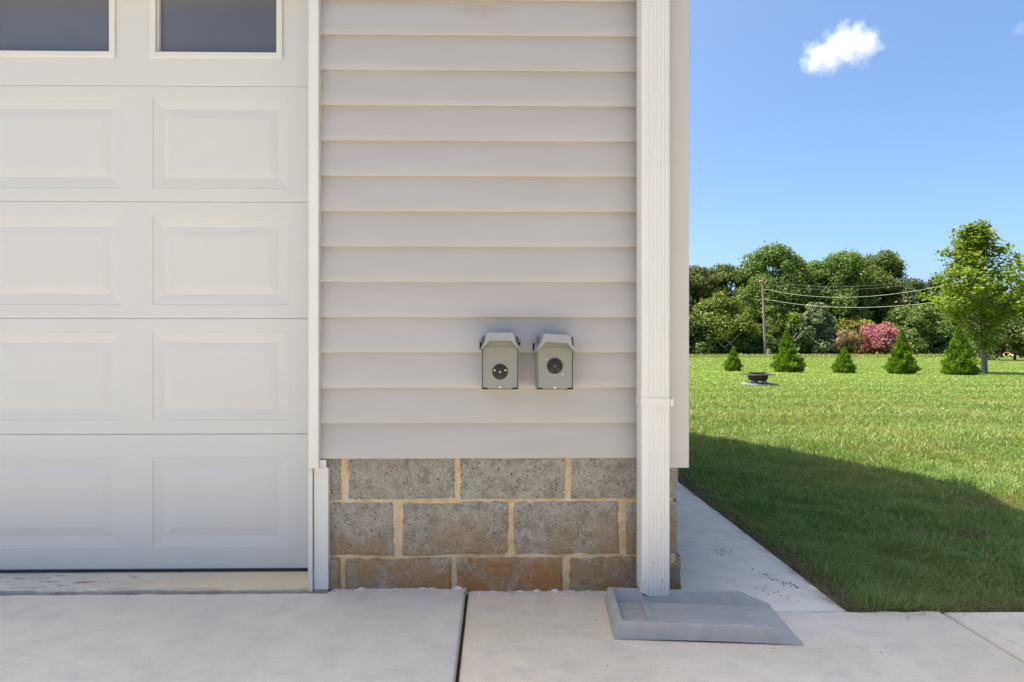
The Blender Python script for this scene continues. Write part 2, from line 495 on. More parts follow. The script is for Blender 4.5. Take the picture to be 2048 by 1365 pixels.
gf = MB()
n = 90
gxs = np.linspace(-3.6, -.612, n)
def gff(u, v):
    e = .010*noise.noise((u*6, 0, 5)) + .006*noise.noise((u*24, 3, 1))
    y = v*(4.0) + (1-v)*(.012+e) if v >= 0 else .012+e
    if v < 0: return (u, y+.001, .002+v)
    return (u, y, .007 - (.004 if v == 0 else 0) + .0012*noise.noise((u*9, v*40, 2)))
gf.grid(gff, gxs, [-.12, 0, .002, .006, .015, .03, .05, .3, 1.0])
garage_floor = tag(gf.build("garage_floor", M['gfloor'], smooth=60), kind="structure")

# ------------------------------------------------------------------ the house
house = thing("house", (0, 0, 0), "house corner with beige lap siding, white garage door and grey block foundation", "house")

SB, PITCH = .481, .1284
def siding_board(k, xa, xb, yface=0.0, name="siding_board"):
    z0 = SB + k*PITCH
    prof = [(.0175,.003),(.003,0),(.0006,.0012),(0,.004),(.0018,.03),(.0056,.062),(.0104,.092),(.0150,.118),(.0178,.142)]
    us = np.linspace(xa, xb, 34)
    def fn(u, v):
        y, z = prof[v]
        w = noise.noise((u*2.3, k*3.7, 1.1)); w2 = noise.noise((u*6.5, k*5.1, 7.7))
        dent = .0015*max(0, 1-abs(u - (xa + (xb-xa)*((k*.377) % 1)))/.035) if z < .02 else 0
        return (u, yface + y + .0010*w*(1-z*3), z0 + z + (.0007*w2 + .0004*w + dent*.9 if z < .01 else 0))
    mb = MB(); mb.grid(fn, us, range(len(prof)))
    return mb.build(name, M['siding'], house, smooth=35, fix=False)
for k in range(18):
    siding_board(k, -.652, .600)
# sheathing, other walls (plain boards of the same pitch on the gable side)
MB().prism([(.0185,.50),(.14,.50),(.14,3.1),(.0185,2.86)], 'x', -.66, .62).build("wall", M['wood'], house)
g = MB().prism([(.14,.46),(3.85,.46),(3.85,2.1),(2.14,4.24),(.14,3.0)], 'x', .56, .645).build("wall", M['wood'], house)
tag(g, "plain gable wall behind the side siding")
MB().box(-6.0, .56, 3.75, 3.85, -.1, 2.0).build("wall", M['wood'], house)
MB().box(-6.0, -3.38, .02, .14, -.1, 2.9).build("wall", M['siding'], house)
MB().box(-6.0, -5.9, .14, 3.75, -.1, 2.0).build("wall", M['wood'], house)
MB().box(-3.38, -.66, .03, .14, 2.36, 2.9).build("wall", M['siding'], house)
for k in range(30):                         # gable side
    z0 = SB + k*PITCH
    ya = .075 if z0 < 3.0 else max(.075, (z0-2.98)/.60+.12)
    yb = 3.85 if z0 < 1.95 else 3.85-(z0-1.95)/1.27
    if yb - ya < .2: break
    prof = [(.0135,.002),(.003,0),(0,.004),(.005,.06),(.0135,.142)]
    mb = MB()
    mb.grid(lambda u, v: (.662 - prof[v][0], u, z0+prof[v][1]), [ya, (ya+yb)/2, yb], range(len(prof)))
    mb.build("siding_board", M['siding'], house, smooth=35)
# roof: two unseen slopes with overhangs, shaped to cast the lawn shadow; soffit and fascia
rp = [(-.20,2.88),(2.14,4.42),(4.25,1.75),(4.25,1.90),(2.14,4.60),(-.20,3.04)]
roof = MB().prism(rp, 'x', -6.4, .965).build("roof", M['shingle'], house)
MB().box(-6.3, .90, -.19, .012, 2.845, 2.87).build("soffit", M['trim'], roof)
MB().box(-6.38, .95, -.225, -.205, 2.84, 3.04).build("fascia", M['trim'], roof)

# block foundation: 16 x 8 inch units, each its own piece, with a tan mortar sheet behind
BY = .024
def block(x0, x1, z0, z1, rough, seed):
    nx = max(4, int((x1-x0)/.0085)); nz = max(5, int((z1-z0)/.009))
    us = [x0, x0+.002] + [x0 + (x1-x0)*i/nx for i in range(1, nx)] + [x1-.002, x1]
    vs = [z0, z0+.002] + [z0 + (z1-z0)*i/nz for i in range(1, nz)] + [z1-.002, z1]
    def fn(u, v):
        e = min(u-x0, x1-u, v-z0, z1-v)
        # ragged outline
        ju = .0035*noise.noise((v*38, seed, x0*9)) ; jv = .0028*noise.noise((u*38, seed, z0*9))
        h = noise.fractal(Vector((u*26, v*26, seed)), .8, 2.1, 5)
        big = noise.noise((u*9, v*9, seed+3))
        y = BY + rough*(-.55*h - .8*big) + (0.010*math.exp(-max(e,0)/.0018))
        if e > .004: y = min(y, BY+.0012)
        if e <= 1e-6: y = BY + .05
        fu = u + ju*(1 if u < x0+.02 else (1 if u > x1-.02 else 0))
        fv = v + jv*(1 if v < z0+.02 or v > z1-.02 else 0)
        return (fu, y, fv)
    mb = MB(); mb.grid(fn, us, vs)
    return mb.build("concrete_block", M['block'], house, smooth=60)
S1 = lambda px: (px - 993)/1138*2.094       # photo column -> metres on the block face
rows = [(.3265, .545, .0030, [(640,684),(697,911),(920,1131),(1142,1358)]),
        (.1210, .3175, .0095, [(640,789),(805,1017),(1027,1239),(1253,1357)]),
        (-.0830, .1130, .0120, [(640,690),(690+1,903),(913,1126),(1138,1364)])]
rows[2][3][0] = (640, 681)
sd = 1.0
for z0, z1, rough, spans in rows:
    for a0, a1 in spans:
        block(S1(a0)-.0012, S1(a1)+.0012, z0-.001, z1+.001, rough, sd); sd += 3.3
    # units of the same courses along the gable side, as plain split-face pieces
# mortar: front sheet with uneven relief, wider where it was smeared over a block
mo = MB()
def mfn(u, v):
    return (u, BY + .0040 + .0022*noise.fractal(Vector((u*30, v*30, 9)), .9, 2.1, 3) - .0016*noise.noise((u*6, v*6, 4)), v)
mo.grid(mfn, np.linspace(-.62, .655, 170), np.linspace(-.10, .53, 90))
mo.build("mortar", M['mortar'], house, smooth=180, fix=False)
MB().box(-.62, .652, BY+.02, .16, -.12, .535).build("mortar_bed", M['mortar'], house)
for ci, (z0, z1) in enumerate(((.3255,.520),(.122,.3165),(-.083,.112))):
    y = .10 if ci != 1 else .2
    while y < 3.7:
        yb = min(y+.394, 3.84)
        MB().box(.57, .664, y, yb, z0, z1).build("concrete_block", M['block'], house, bevel=.006)
        y += .4045
MB().box(.56, .657, .09, 3.84, -.12, .535).build("mortar_bed", M['mortar'], house)
# lump of mortar squeezed out at the corner
lm = MB()
def lfn(a, b):
    r = (.019+.004*noise.noise((a*2, b*2, 1)))*math.sin(b)
    return (.652+r*math.cos(a)*.9, BY+.018+r*math.sin(a), .098+.040*math.cos(b)*1.0)
lm.grid(lfn, np.linspace(0, 2*math.pi, 17), np.linspace(.02, math.pi-.02, 10))
lm.build("mortar_lump", M['mortar'], house, smooth=180)
# crumbly cement lip where the slab was poured against the blocks
cl = MB()
for q in range(150):
    x = random.uniform(-.60, .38); zt = (0.0 if x < JX else ZR)
    s = random.uniform(.003, .010)
    y = BY - .008 - random.uniform(0, .020)
    pts = [(x+random.uniform(-s,s), y+random.uniform(-s,s)*.7, zt+random.uniform(-.004, s*.9)) for _ in range(4)]
    cl.add(pts, [(0,1,2),(0,2,3),(0,3,1),(1,3,2)])
for seg in range(120):
    x = -.60 + .99*seg/120
    if abs(x-JX) < .012: continue
    zt = (0.0 if x < JX else ZR)
    h = -.003+.014*max(0, noise.noise((x*31, 1, 2))+.25); d = .002+.014*max(0, noise.noise((x*37, 5, 2))+.2)
    x1 = x+.0092
    cl.add([(x,BY-.008-d,zt-.003),(x1,BY-.008-d*.8,zt-.003),(x1,BY-.003,zt+h),(x,BY-.003,zt+h*.8),(x,BY+.02,zt+h*.6),(x1,BY+.02,zt+h*.6),(x,BY+.02,zt-.01),(x1,BY+.02,zt-.01)],
           [(0,1,2,3),(3,2,5,4),(0,3,4,6),(1,7,5,2)])
o = cl.build("cement_lip", M['drive_left'], house); tag(o, "crumbly cement lip along the foot of the blocks", kind="stuff")

# corner post of white-beige vinyl
cp = MB().prism([(.602,-.016),(.6965,-.016),(.700,-.0125),(.700,.085),(.688,.085),(.688,.016),(.602,.016)], 'z', .449, 3.0)
cp.build("corner_post", M['post'], house, bevel=.0015)
MB().box(.57, .602, -.004, .014, .455, 3.0).build("post_channel", M['post'], house)
# trims between the siding and the door
jt = MB().prism([(-.6735,-.020),(-.6400,-.020),(-.6385,-.0185),(-.6385,.012),(-.6735,.012)], 'z', .452, 2.9)
jt.build("door_trim", M['trim'], house, bevel=.0012)
MB().box(-.6755, -.6735, -.012, .012, .448, 2.9).build("door_trim", M['trim'], house, bevel=.001)
MB().box(-.6775, -.6655, -.004, .05, .003, .4478).build("door_casing", M['trim'], house, bevel=.0015)
MB().box(-.6625, -.6105, .004, .05, .006, .4505).build("door_casing", M['trim'], house, bevel=.0015)
MB().box(-.6655, -.6625, .012, .05, .006, .4505).build("casing_groove", M['mortar'], house)
ch = MB().box(-.6385, -.6145, -.007, -.004, .449, .4795).box(-.6385, -.6145, -.011, -.007, .449, .4525).box(-.6185, -.6145, -.011, -.007, .4525, .4795).box(-.6275,-.6262,-.008,-.007,.458,.476)
ch.build("channel_end", M['trim'], house)
MB().box(-.700, -.674, .052, .165, .006, 2.33).build("door_jamb", M['trim'], house)
MB().box(-3.38, -3.30, -.004, .165, .003, 2.36).build("door_casing", M['trim'], house)
MB().box(-3.38, -.68, -.004, .165, 2.34, 2.40).build("door_casing", M['trim'], house)

# garage door: sections, raised panels, windows, bottom seal
gd = bpy.data.objects.new("garage_door", None); COL.objects.link(gd); gd.parent = house
DY = .17
DD = 1138/2.24
dx = lambda px: (px - 993)/DD
dz = lambda py_: .909 - (py_ - 682)/DD
zl = [dz(1138.5), dz(867), dz(637), dz(405.5), dz(175.5), dz(-55)]
cellx = [(dx(311) - .648*k, dx(579) - .648*k) for k in range(4)]
XR, XL = -.705, -3.30
cells_px = [(913, 1091), (664, 839), (434, 610.5), (200, 379), (None, 121)]
def door_section(z0, z1, cz0, cz1, cx):
    g = .0003
    a0, a1 = z0+g, z1-g
    mb = MB()
    zs = [(a0-.0, DY+.003), (a0+.0008, DY+.0012), (a0+.003, DY)]
    zt = [(a1-.003, DY), (a1-.0008, DY+.0012), (a1, DY+.003)]
    def q(x0, x1, p, r):
        mb.add([(x0,p[1],p[0]),(x1,p[1],p[0]),(x1,r[1],r[0]),(x0,r[1],r[0])], [(0,1,2,3)])
    lo = zs + [(cz0, DY)]; hi = [(cz1, DY)] + zt
    for seq in (lo, hi):
        for p, r in zip(seq, seq[1:]): q(XL, XR, p, r)
    xsr = sorted([XL] + [v for c in cx for v in c] + [XR])
    for i in range(0, len(xsr), 2):
        q(xsr[i], xsr[i+1], (cz0, DY), (cz1, DY))
    # back and ends
    mb.add([(XL,DY+.045,a0),(XR,DY+.045,a0),(XR,DY+.045,a1),(XL,DY+.045,a1)], [(3,2,1,0)])
    mb.add([(XL,DY+.012,a0),(XR,DY+.012,a0),(XR,DY+.045,a0),(XL,DY+.045,a0)], [(3,2,1,0)])
    mb.add([(XL,DY+.012,a1),(XR,DY+.012,a1),(XR,DY+.045,a1),(XL,DY+.045,a1)], [(0,1,2,3)])
    for x in (XL, XR):
        mb.add([(x,DY,a0+.004),(x,DY+.045,a0),(x,DY+.045,a1),(x,DY,a1-.004)], [(0,1,2,3)])
    return mb.build("door_section", M['door'], gd, fix=False)
def nested(name, m, x0, x1, z0, z1, steps, parent):
    """concentric mitred rings: steps = (inset, depth); last ring is filled"""
    mb = MB(); L = []
    for ins, dep in steps:
        L.append([(x0+ins,DY+dep,z0+ins),(x1-ins,DY+dep,z0+ins),(x1-ins,DY+dep,z1-ins),(x0+ins,DY+dep,z1-ins)])
    for p, q in zip(L, L[1:]):
        for i in range(4):
            j = (i+1) % 4
            mb.add([p[i], p[j], q[j], q[i]], [(0,1,2,3)])
    if m is not None: mb.add(L[-1], [(0,1,2,3)])
    return mb, L[-1]
for si in range(5):
    cz = cells_px[si]
    z0 = dz(cz[1]); z1 = dz(cz[0]) if cz[0] else zl[5]-.04
    if si == 4:
        cx = [(dx(306) - .648*k, dx(568) - .648*k) for k in range(4)]
    else: cx = cellx
    door_section(zl[si], zl[si+1], z0, z1, cx)
    for (c0, c1) in cx:
        if si < 4:
            mb, _ = nested("p", 1, c0, c1, z0, z1, [(0,0),(.0015,.0022),(.0065,.0026),(.0085,.0028),(.040,.0068),(.043,.0070),(.073,.0032),(.079,.0027)], gd)
            mb.build("raised_panel", M['door'], gd, fix=False)
        else:
            mb, inner = nested("w", None, c0, c1, z0, z1, [(0,.0),(0.0,-.006),(.002,-.0075),(.0215,-.0065),(.0235,-.005),(.0245,.008),(.0285,.010),(.0290,.03)], gd)
            # rings beyond the frame lip are the stop that holds the glass
            f = mb.build("window_frame", M['trim'], gd, fix=False)
            MB().add([(c0+.02,DY+.022,z0+.02),(c1-.02,DY+.022,z0+.02),(c1-.02,DY+.022,z1-.02),(c0+.02,DY+.022,z1-.02)], [(0,1,2,3)]).build("window_pane", M['glass'], gd, fix=False)
# back sheet so that no daylight shows round the glass
MB().box(XL, XR, DY+.05, DY+.052, .02, 2.36).build("door_backing", M['rubber'], gd)
bs = MB().prism([(DY+.001,zl[0]+.012),(DY-.004,zl[0]+.001),(DY-.006,.018),(DY+.004,.0085),(DY+.03,.0085),(DY+.04,zl[0]),(DY+.04,zl[0]+.012)], 'x', XL, XR)
bs.build("bottom_seal", M['rubber'], gd, smooth=60)

# ------------------------------------------------------------------ downspout and splash block
dsp = thing("downspout", (.555, -.06, .02), "white corrugated downspout running down the house corner to the splash block", "downspout")
def ds_poly(grow=0.0, grooves=True):
    hw, y0, y1, c = .0505+grow, -.036-grow, .040+grow, .007
    P = [(-hw, y1-c), (-hw, y0+c), (-hw+c*.3, y0+c*.3), (-hw+c, y0)]
    if grooves:
        for gx_ in (-.020, -.006, .008, .022, .034):
            P += [(gx_-.0042, y0), (gx_-.0016, y0+.0016), (gx_+.0016, y0+.0016), (gx_+.0042, y0)]
    P += [(hw-c, y0), (hw-c*.3, y0+c*.3), (hw, y0+c), (hw, y1-c), (hw-c, y1), (-hw+c, y1)]
    return P
P = ds_poly()
n = len(P)
mb = MB()
zs = [0.0, .006, .03, .3, .66, .70, 1.2, 2.0, 2.72]
def ring(z, s=1.0):
    out = []
    for x, y in P:
        zz = z
        if z == 0.0 and x < -.035: zz = z + .010 + .006*max(0, -.043-x)*100*.3
        out.append((x*s, y*s, zz))
    return out
vs = sum([ring(z) for z in zs], []); fs = []
for q in range(len(zs)-1):
    fs += [(q*n+i, q*n+(i+1)%n, (q+1)*n+(i+1)%n, (q+1)*n+i) for i in range(n)]
inner = ring(0.0, .97) + ring(.15, .97)
b0 = len(vs)
vs += inner
fs += [(i, b0+i, b0+(i+1)%n, (i+1)%n) for i in range(n)]
fs += [(b0+i, b0+n+i, b0+n+(i+1)%n, b0+(i+1)%n) for i in range(n)]
mb.add(vs, fs)
mb.build("pipe", M['pipe'], dsp, smooth=28, fix=False)
st = MB()
Po = ds_poly(.0022, False); Pi = ds_poly(.0004, False)
k = len(Po); z0, z1 = .664, .692
def tilt(x): return -.0035*(x+.05)/.1
vs = [(x,y,z0+tilt(x)) for x,y in Po] + [(x,y,z1+tilt(x)) for x,y in Po] + [(x,y,z1+tilt(x)) for x,y in Pi] + [(x,y,z0+tilt(x)) for x,y in Pi]
fs = []
for q in range(4):
    r = (q+1) % 4
    fs += [(q*k+i, q*k+(i+1)%k, r*k+(i+1)%k, r*k+i) for i in range(k)]
st.add(vs, fs)
st.box(.0525, .0625, -.034, -.0325, z0-.002, z1-.003).box(.0608, .0625, -.0325, .042, z0-.002, z1-.003)
st.build("strap", M['pipe'], dsp)
for sx_, sz_, rr in ((.024,.054,.0022),(-.006,.116,.0018),(-.012,.121,.0012),(-.042,.047,.0014),(-.036,.046,.0012),(.012,.02,.0012)):
    MB().lathe([(0,0),(rr,.0),(rr,.0006),(0,.0008)], 8).build("pipe_pinhole", M['slot'], dsp)
    o = COL.objects[-1]; o.rotation_euler = (R(90), 0, 0); o.location = (sx_, -.0364, sz_)

sp = MB()
SL, SW = .555, .256
def sfn(u, v):
    a = u; b = v
    rim = min(v, SW-v, u)
    top = .050 if u < .455 else .050 + (.009-.050)*min(1, (u-.455)/(SL-.455))
    fl = .016 - .010*(u/SL)
    if .026 < u < .112: fl -= .007
    if .112 <= u <= .132: fl += .004
    fl += .0012*noise.noise((u*22, v*22, 3))
    if rim <= 1e-9: z = top - .006
    elif rim <= .018: z = top + (.0 if rim > .003 else -.0015)
    elif rim < .0285: z = top + (fl-top)*((rim-.018)/.0105)
    else: z = fl
    z = max(z, min(top, fl) if rim > .02 else .004)
    if u > .455 and rim < .0285: z = min(z, max(top, fl))
    x = a; y = b
    dr = .010
    return (x, y + .0018*noise.noise((u*6, v*2, 8)), z + .0008*noise.noise((u*9, v*9, 1)))
us = [0,.002,.006,.012,.018,.0285,.034,.05,.07,.09,.108,.1125,.118,.126,.1315,.138] + list(np.linspace(.155,.455,14)) + [.47,.49,.51,.53,.545,.555]
vs_ = [0,.002,.006,.012,.018,.0285,.034] + list(np.linspace(.05,SW-.05,9)) + [SW-.034,SW-.0285,SW-.018,SW-.012,SW-.006,SW-.002,SW]
sp.grid(sfn, us, vs_)
# skirts with a slight draft
nu, nv = len(us), len(vs_)
border = [i for i in range(nu)] + [j*nu+nu-1 for j in range(1, nv)] + [(nv-1)*nu+i for i in range(nu-2, -1, -1)] + [j*nu for j in range(nv-2, 0, -1)]
b0 = len(sp.v); cxm, cym = SL/2, SW/2
low = []
for i in border:
    x, y, z = sp.v[i]
    lift = .0045*max(0, math.sin((x/SL)*math.pi))*(1 if y < .05 else 0)
    low.append((x + (.004 if x > SL-.01 else (-.010 if x < .01 else 0)), y + (-.008 if y < .01 else (.006 if y > SW-.01 else 0)), .0005+lift))
sp.v += low
kk = len(border)
sp.f += [(border[i], border[(i+1)%kk], b0+(i+1)%kk, b0+i) for i in range(kk)]
spl = sp.build("splash_block", M['splash'], smooth=50)
spl.location = (.373, -.312, ZR)
spl.rotation_euler = (0, 0, R(-4.5))
tag(spl, "grey plastic splash block lying on the concrete under the downspout", "splash block")

# ------------------------------------------------------------------ the two outlet boxes
def outlet_box(x, zb, label, kind):
    t = thing("outlet_box", (x, 0.0, zb), label, "outlet box", "power outlet boxes on the siding")
    hw, H, D = .0645, .186, .082
    b = MB()
    w = .0016
    b.box(-hw, -hw+w, -D, .008, 0, H).box(hw-w, hw, -D, .008, 0, H)            # side walls
    b.box(-hw+w, hw-w, -.004, .008, 0, H)                                     # back
    b.box(-hw+w, hw-w, -D+.001, -.004, H-w, H)                                # top
    b.box(-hw+w, hw-w, -D+.003, -.004, 0, w)                                  # bottom
    b.build("box_body", M['steel'], t)
    # face plate with clipped lower corners and turned lower lip
    fy = -D+.006
    pl = MB().prism([(-hw+.0035,.0065),(-hw+.020,.0065),(-hw+.022,.0025),(hw-.022,.0025),(hw-.020,.0065),(hw-.0035,.0065),(hw-.0035,.150),(-hw+.0035,.150)], 'y', fy, fy+.0016)
    p = pl.build("face_plate", M['steel'], t, bevel=.0004, seg=1)
    MB().box(-hw+.0035, hw-.0035, fy+.001, fy+.0035, .1505, H-.002).build("upper_plate", M['steel'], t)
    cx, cz = (.0, .062) if kind == 30 else (.0, .083)
    if kind == 50:
        rg = MB().lathe([(.0285,0),(.0315,0),(.0310,.0012),(.0290,.0014),(.0285,.0008)], 36).build("trim_ring", M['hood'], t, smooth=40)
        rg.rotation_euler = (R(90),0,0); rg.location = (cx, fy-.0002, cz)
    rc = MB().lathe([(0,.0045),(.0255,.0045),(.0268,.0038),(.0275,.0),(.0275,-.004)], 40).build("receptacle", M['black'], t, smooth=30)
    rc.rotation_euler = (R(90),0,0); rc.location = (cx, fy, cz)
    def child(mb, name, m, sx, sz, rot=0, bev=0):
        o = mb.build(name, m, rc, bevel=bev)
        o.location = (sx, sz, .0046); o.rotation_euler = (0, 0, rot)
        return o
    def slot(w_, h_, sx, sz, rot=0): child(MB().box(-w_/2, w_/2, -h_/2, h_/2, -.001, .0003), "slot", M['slot'], sx, sz, rot)
    def screw(r_, sx, sz, par=None):
        mb = MB().lathe([(r_,0),(r_*.9,.0009),(r_*.5,.0014),(0,.0015)], 14)
        if par is None: child(mb, "screw", M['screw'], sx, sz)
        else:
            o = mb.build("screw", M['screw'], par); o.rotation_euler = (R(90),0,0); o.location = (sx, fy-.0002, sz)
    if kind == 30:
        slot(.0070, .0085, 0, .0165)
        slot(.0042, .0125, -.0135, -.0105, R(52)); slot(.0042, .0125, .0130, -.0105, R(-52))
        screw(.0031, -.0190, .0060); screw(.0031, .0190, .0060); screw(.0028, 0, 0)
    else:
        slot(.0078, .0088, 0, .0165)
        slot(.0055, .0155, -.0175, -.001); slot(.0055, .0155, .0185, -.001); slot(.0052, .0155, .001, -.0150)
        screw(.0020, 0, 0)
        screw(.0026, -.0280, .1085, p); screw(.0030, .0270, .0545, p)
    screw(.0040, 0, .0085, p)
    # lifted weather cover: bent sheet with flared cheeks and a front lip
    zc = .909 - zb                    # the camera sees the lip edge-on; built at this height above the box foot
    hb = MB()
    outer = [(-.0695,-.040),(-.0665,-.027),(-.0530,-.003),(-.0460,.0265),(-.0440,.0285),(.0440,.0285),(.0460,.0265),(.0530,-.003),(.0665,-.027),(.0695,-.040)]
    inner = [(-.0680,-.038),(-.0640,-.0275),(-.0515,-.0145),(-.0370,.001),(-.0360,.0012),(.0360,.0012),(.0370,.001),(.0515,-.0145),(.0640,-.0275),(.0680,-.038)]
    Yf, Yb, th = -.135, -.060, .0016
    n = len(outer)
    F = [(x, Yf, zc+z) for x, z in outer]; G = [(x, Yf, zc+z) for x, z in inner]
    F2 = [(x, Yf+th, zc+z-(.0012 if abs(x) < .05 else 0)) for x, z in outer]; G2 = [(x, Yf+th, zc+z) for x, z in inner]
    B = [(x*.985, Yb, zc+z*.92+.006) for x, z in outer]; B2 = [(x*.95, Yb, zc+z*.92+.0045) for x, z in outer]
    base = 0
    hb.add(F+G+F2+G2+B+B2, [])
    for i in range(n-1):
        hb.f += [(i,i+1,n+i+1,n+i), (2*n+i,3*n+i,3*n+i+1,2*n+i+1), (n+i,n+i+1,3*n+i+1,3*n+i),
                 (i,4*n+i,4*n+i+1,i+1), (2*n+i,2*n+i+1,5*n+i+1,5*n+i), (4*n+i,5*n+i,5*n+i+1,4*n+i+1)]
    for i in (0, n-1):
        hb.f += [(i, 2*n+i, 5*n+i, 4*n+i), (i, n+i, 3*n+i, 2*n+i)]
    cv = hb.build("cover", M['hood'], t, smooth=35)
    # hinge strip and near-black ears on the box top, standing in for shadow
    MB().box(-.074, .074, -.058, -.050, zc-.004, zc+.010).build("hinge_strip", M['hood'], t, bevel=.001)
    MB().box(-.0725, -.0655, -.062, -.045, zc-.030, zc-.004).build("hinge_shadow_bracket", M['slot'], t)
    MB().box(.0655, .0725, -.062, -.045, zc-.014, zc-.004).build("hinge_shadow_bracket", M['slot'], t)
    return t, cv
ob1, cv1 = outlet_box(.0125, .739, "grey outlet box, left of the pair, with a three-slot black receptacle", 30)
ob2, cv2 = outlet_box(.2068, .738, "grey outlet box, right of the pair nearer the downspout, with its cover bent askew", 50)
Tm = Matrix.Translation((0, -.10, .171))
cv2.matrix_local = Tm @ Matrix.Rotation(R(5), 4, 'Z') @ Matrix.Rotation(R(4.0), 4, 'Y') @ Tm.inverted() @ Matrix.Translation((-.0, 0, -.006))
for o in list(cv2.parent.children):
    if o.name.startswith("hinge"): o.location.x -= .005; o.location.z -= .004
ob2.rotation_euler = (0, 0, R(-1.5))

# ------------------------------------------------------------------ vegetation helpers
YAW = R(0.8); PPX = 1009.0
def at(px, D):
    """world X of photo column px at depth D in front of the camera (Y = D - 2.07)"""
    return D*math.tan(math.atan((px-PPX)/1138)+YAW)
def zat(py_, D): return .909 + (682-py_)/1138*D

def rand_dirs(n):
    v = RNG.normal(size=(n, 3)); return v/np.linalg.norm(v, axis=1, keepdims=True)

def leaf_cards(P, N, size, aspect=.6, jitter=.7, droop=0.0, kite=True):
    """bent leaf quads at points P, facing roughly along N"""
    n = len(P)
    nn = N + RNG.normal(size=(n,3))*jitter
    nn /= np.linalg.norm(nn, axis=1, keepdims=True)+1e-9
    a = rand_dirs(n); a[:, 2] -= droop
    u = a - nn*np.sum(a*nn, axis=1, keepdims=True); u /= np.linalg.norm(u, axis=1, keepdims=True)+1e-9
    w = np.cross(nn, u)
    s = (size*RNG.uniform(.6, 1.35, n))[:, None]
    if kite:
        v0 = P - u*s*.5; v1 = P + w*s*aspect*.5 - nn*s*.08; v2 = P + u*s*.5 - nn*s*.14; v3 = P - w*s*aspect*.5 - nn*s*.08
    else:
        v0 = P - u*s*.5 - w*s*aspect*.5; v1 = P + u*s*.5 - w*s*aspect*.5; v2 = P + u*s*.5 + w*s*aspect*.5; v3 = P - u*s*.5 + w*s*aspect*.5
    V = np.stack([v0, v1, v2, v3], 1).reshape(-1, 3)
    F = np.arange(4*n).reshape(-1, 4)
    return V, F

def lobes_points(lobes, per, shell=.55):
    """points on the outer part of each lobe (centre, radii)"""
    Ps, Ns = [], []
    for c, r in lobes:
        k = max(8, int(per*(np.prod(r)**(2/3.))))
        d = rand_dirs(k); d[:, 2] = np.where(d[:, 2] < -.75, -d[:, 2], d[:, 2])
        rad = np.clip(1 - np.abs(RNG.normal(size=k))*(1-shell)*.8, .15, 1.12)
        rad = np.where(RNG.random(k) < .14, rad*RNG.uniform(1.0, 1.45, k), rad)
        Ps.append(np.array(c) + d*np.array(r)*rad[:, None]); Ns.append(d + np.array([0,0,.35]))
    return np.concatenate(Ps), np.concatenate(Ns)

def tree(name, label, cat, X, Y, H, W, mat, leaf=.34, per=260, nl=26, crown0=.22, shape='round', bark='bark', trunk_r=None, group=None, seed=0, limbs=True, pale=0):
    global RNG
    RNG = np.random.default_rng(seed+100); rr = random.Random(seed)
    z0 = float(zg(X, Y))
    t = thing(name, (X, Y, z0-.05), label, cat, group)
    # crown lobes
    lobes = []
    nl = int(nl*2.9)
    for i in range(nl):
        f = (i+rr.random())/nl
        zf = crown0 + (1-crown0)*(.06 + .86*f)
        q = (zf-crown0)/(1-crown0)
        if shape == 'round': prof = math.sqrt(max(.02, 1-(2*q-.85)**2*.82))*.5
        elif shape == 'cone': prof = .5*(1-q)**.8*.95+.05
        elif shape == 'tall': prof = .5*(math.sin(math.pi*min(1, q*.9+.12)))**.6
        elif shape == 'shrub': prof = .5*math.sqrt(max(.03, 1-q**2*.92))
        else: prof = .5
        a = rr.random()*6.283; rad = prof*W*(.25+.68*math.sqrt(rr.random()))
        lr = W*rr.uniform(.07, .165)*(1.2 if q < .5 else 1.0)
        lobes.append(((rad*math.cos(a), rad*math.sin(a), zf*H-lr*.2), (lr*rr.uniform(.9,1.35), lr*rr.uniform(.9,1.35), lr*rr.uniform(.8,1.15))))
    P, N = lobes_points(lobes, per/ (leaf/.34)**2)
    V, F = leaf_cards(P, N, leaf, .8, .75, .15)
    zmin = .02*H
    V[:, 2] = np.maximum(V[:, 2], .06)
    raw_mesh("crown", V, F, mat, t)
    tr = trunk_r or H*.018
    mb = MB()
    lean = (rr.uniform(-.02,.02)*H, rr.uniform(-.02,.02)*H)
    pts = [(lean[0]*s*s, lean[1]*s*s, s*H*.86) for s in (0,.03,.12,.3,.5,.7,.86,1.0)]
    mb.tube(pts, [tr*1.5, tr*1.1, tr, tr*.85, tr*.65, tr*.42, tr*.24, tr*.08], 9)
    if limbs:
        for c, r in lobes[::2]:
            zb = max(crown0*H*.7, c[2]*rr.uniform(.5,.78)); s = zb/(H*.86)
            b = Vector((lean[0]*s*s, lean[1]*s*s, zb)); e = Vector(c)
            mid = (b+e)*.5 + Vector((0,0,-.04*H*rr.random()))
            mb.tube([b, mid, e], [tr*.36, tr*.24, tr*.08], 5, cap=False)
    for q in range(pale):
        a = rr.uniform(-.9, .9); b0 = Vector((a*W*.15, -W*.34, H*rr.uniform(.12,.25)))
        e = b0 + Vector((rr.choice((-1,1))*W*rr.uniform(.12,.3), -W*.14, H*rr.uniform(.16,.32)))
        m_ = b0.lerp(e, .5) + Vector((0,0,-H*.02))
        lb = MB(); lb.tube([b0, m_, e], [.085,.06,.025], 6); lb.tube([m_, m_+Vector((W*.06,-.2,H*.1))], [.04,.015], 5)
        lb.build("limb", M['palebark'], t, smooth=60, fix=False)
    mb.build("trunk", M[bark], t, smooth=60, fix=False)
    return t

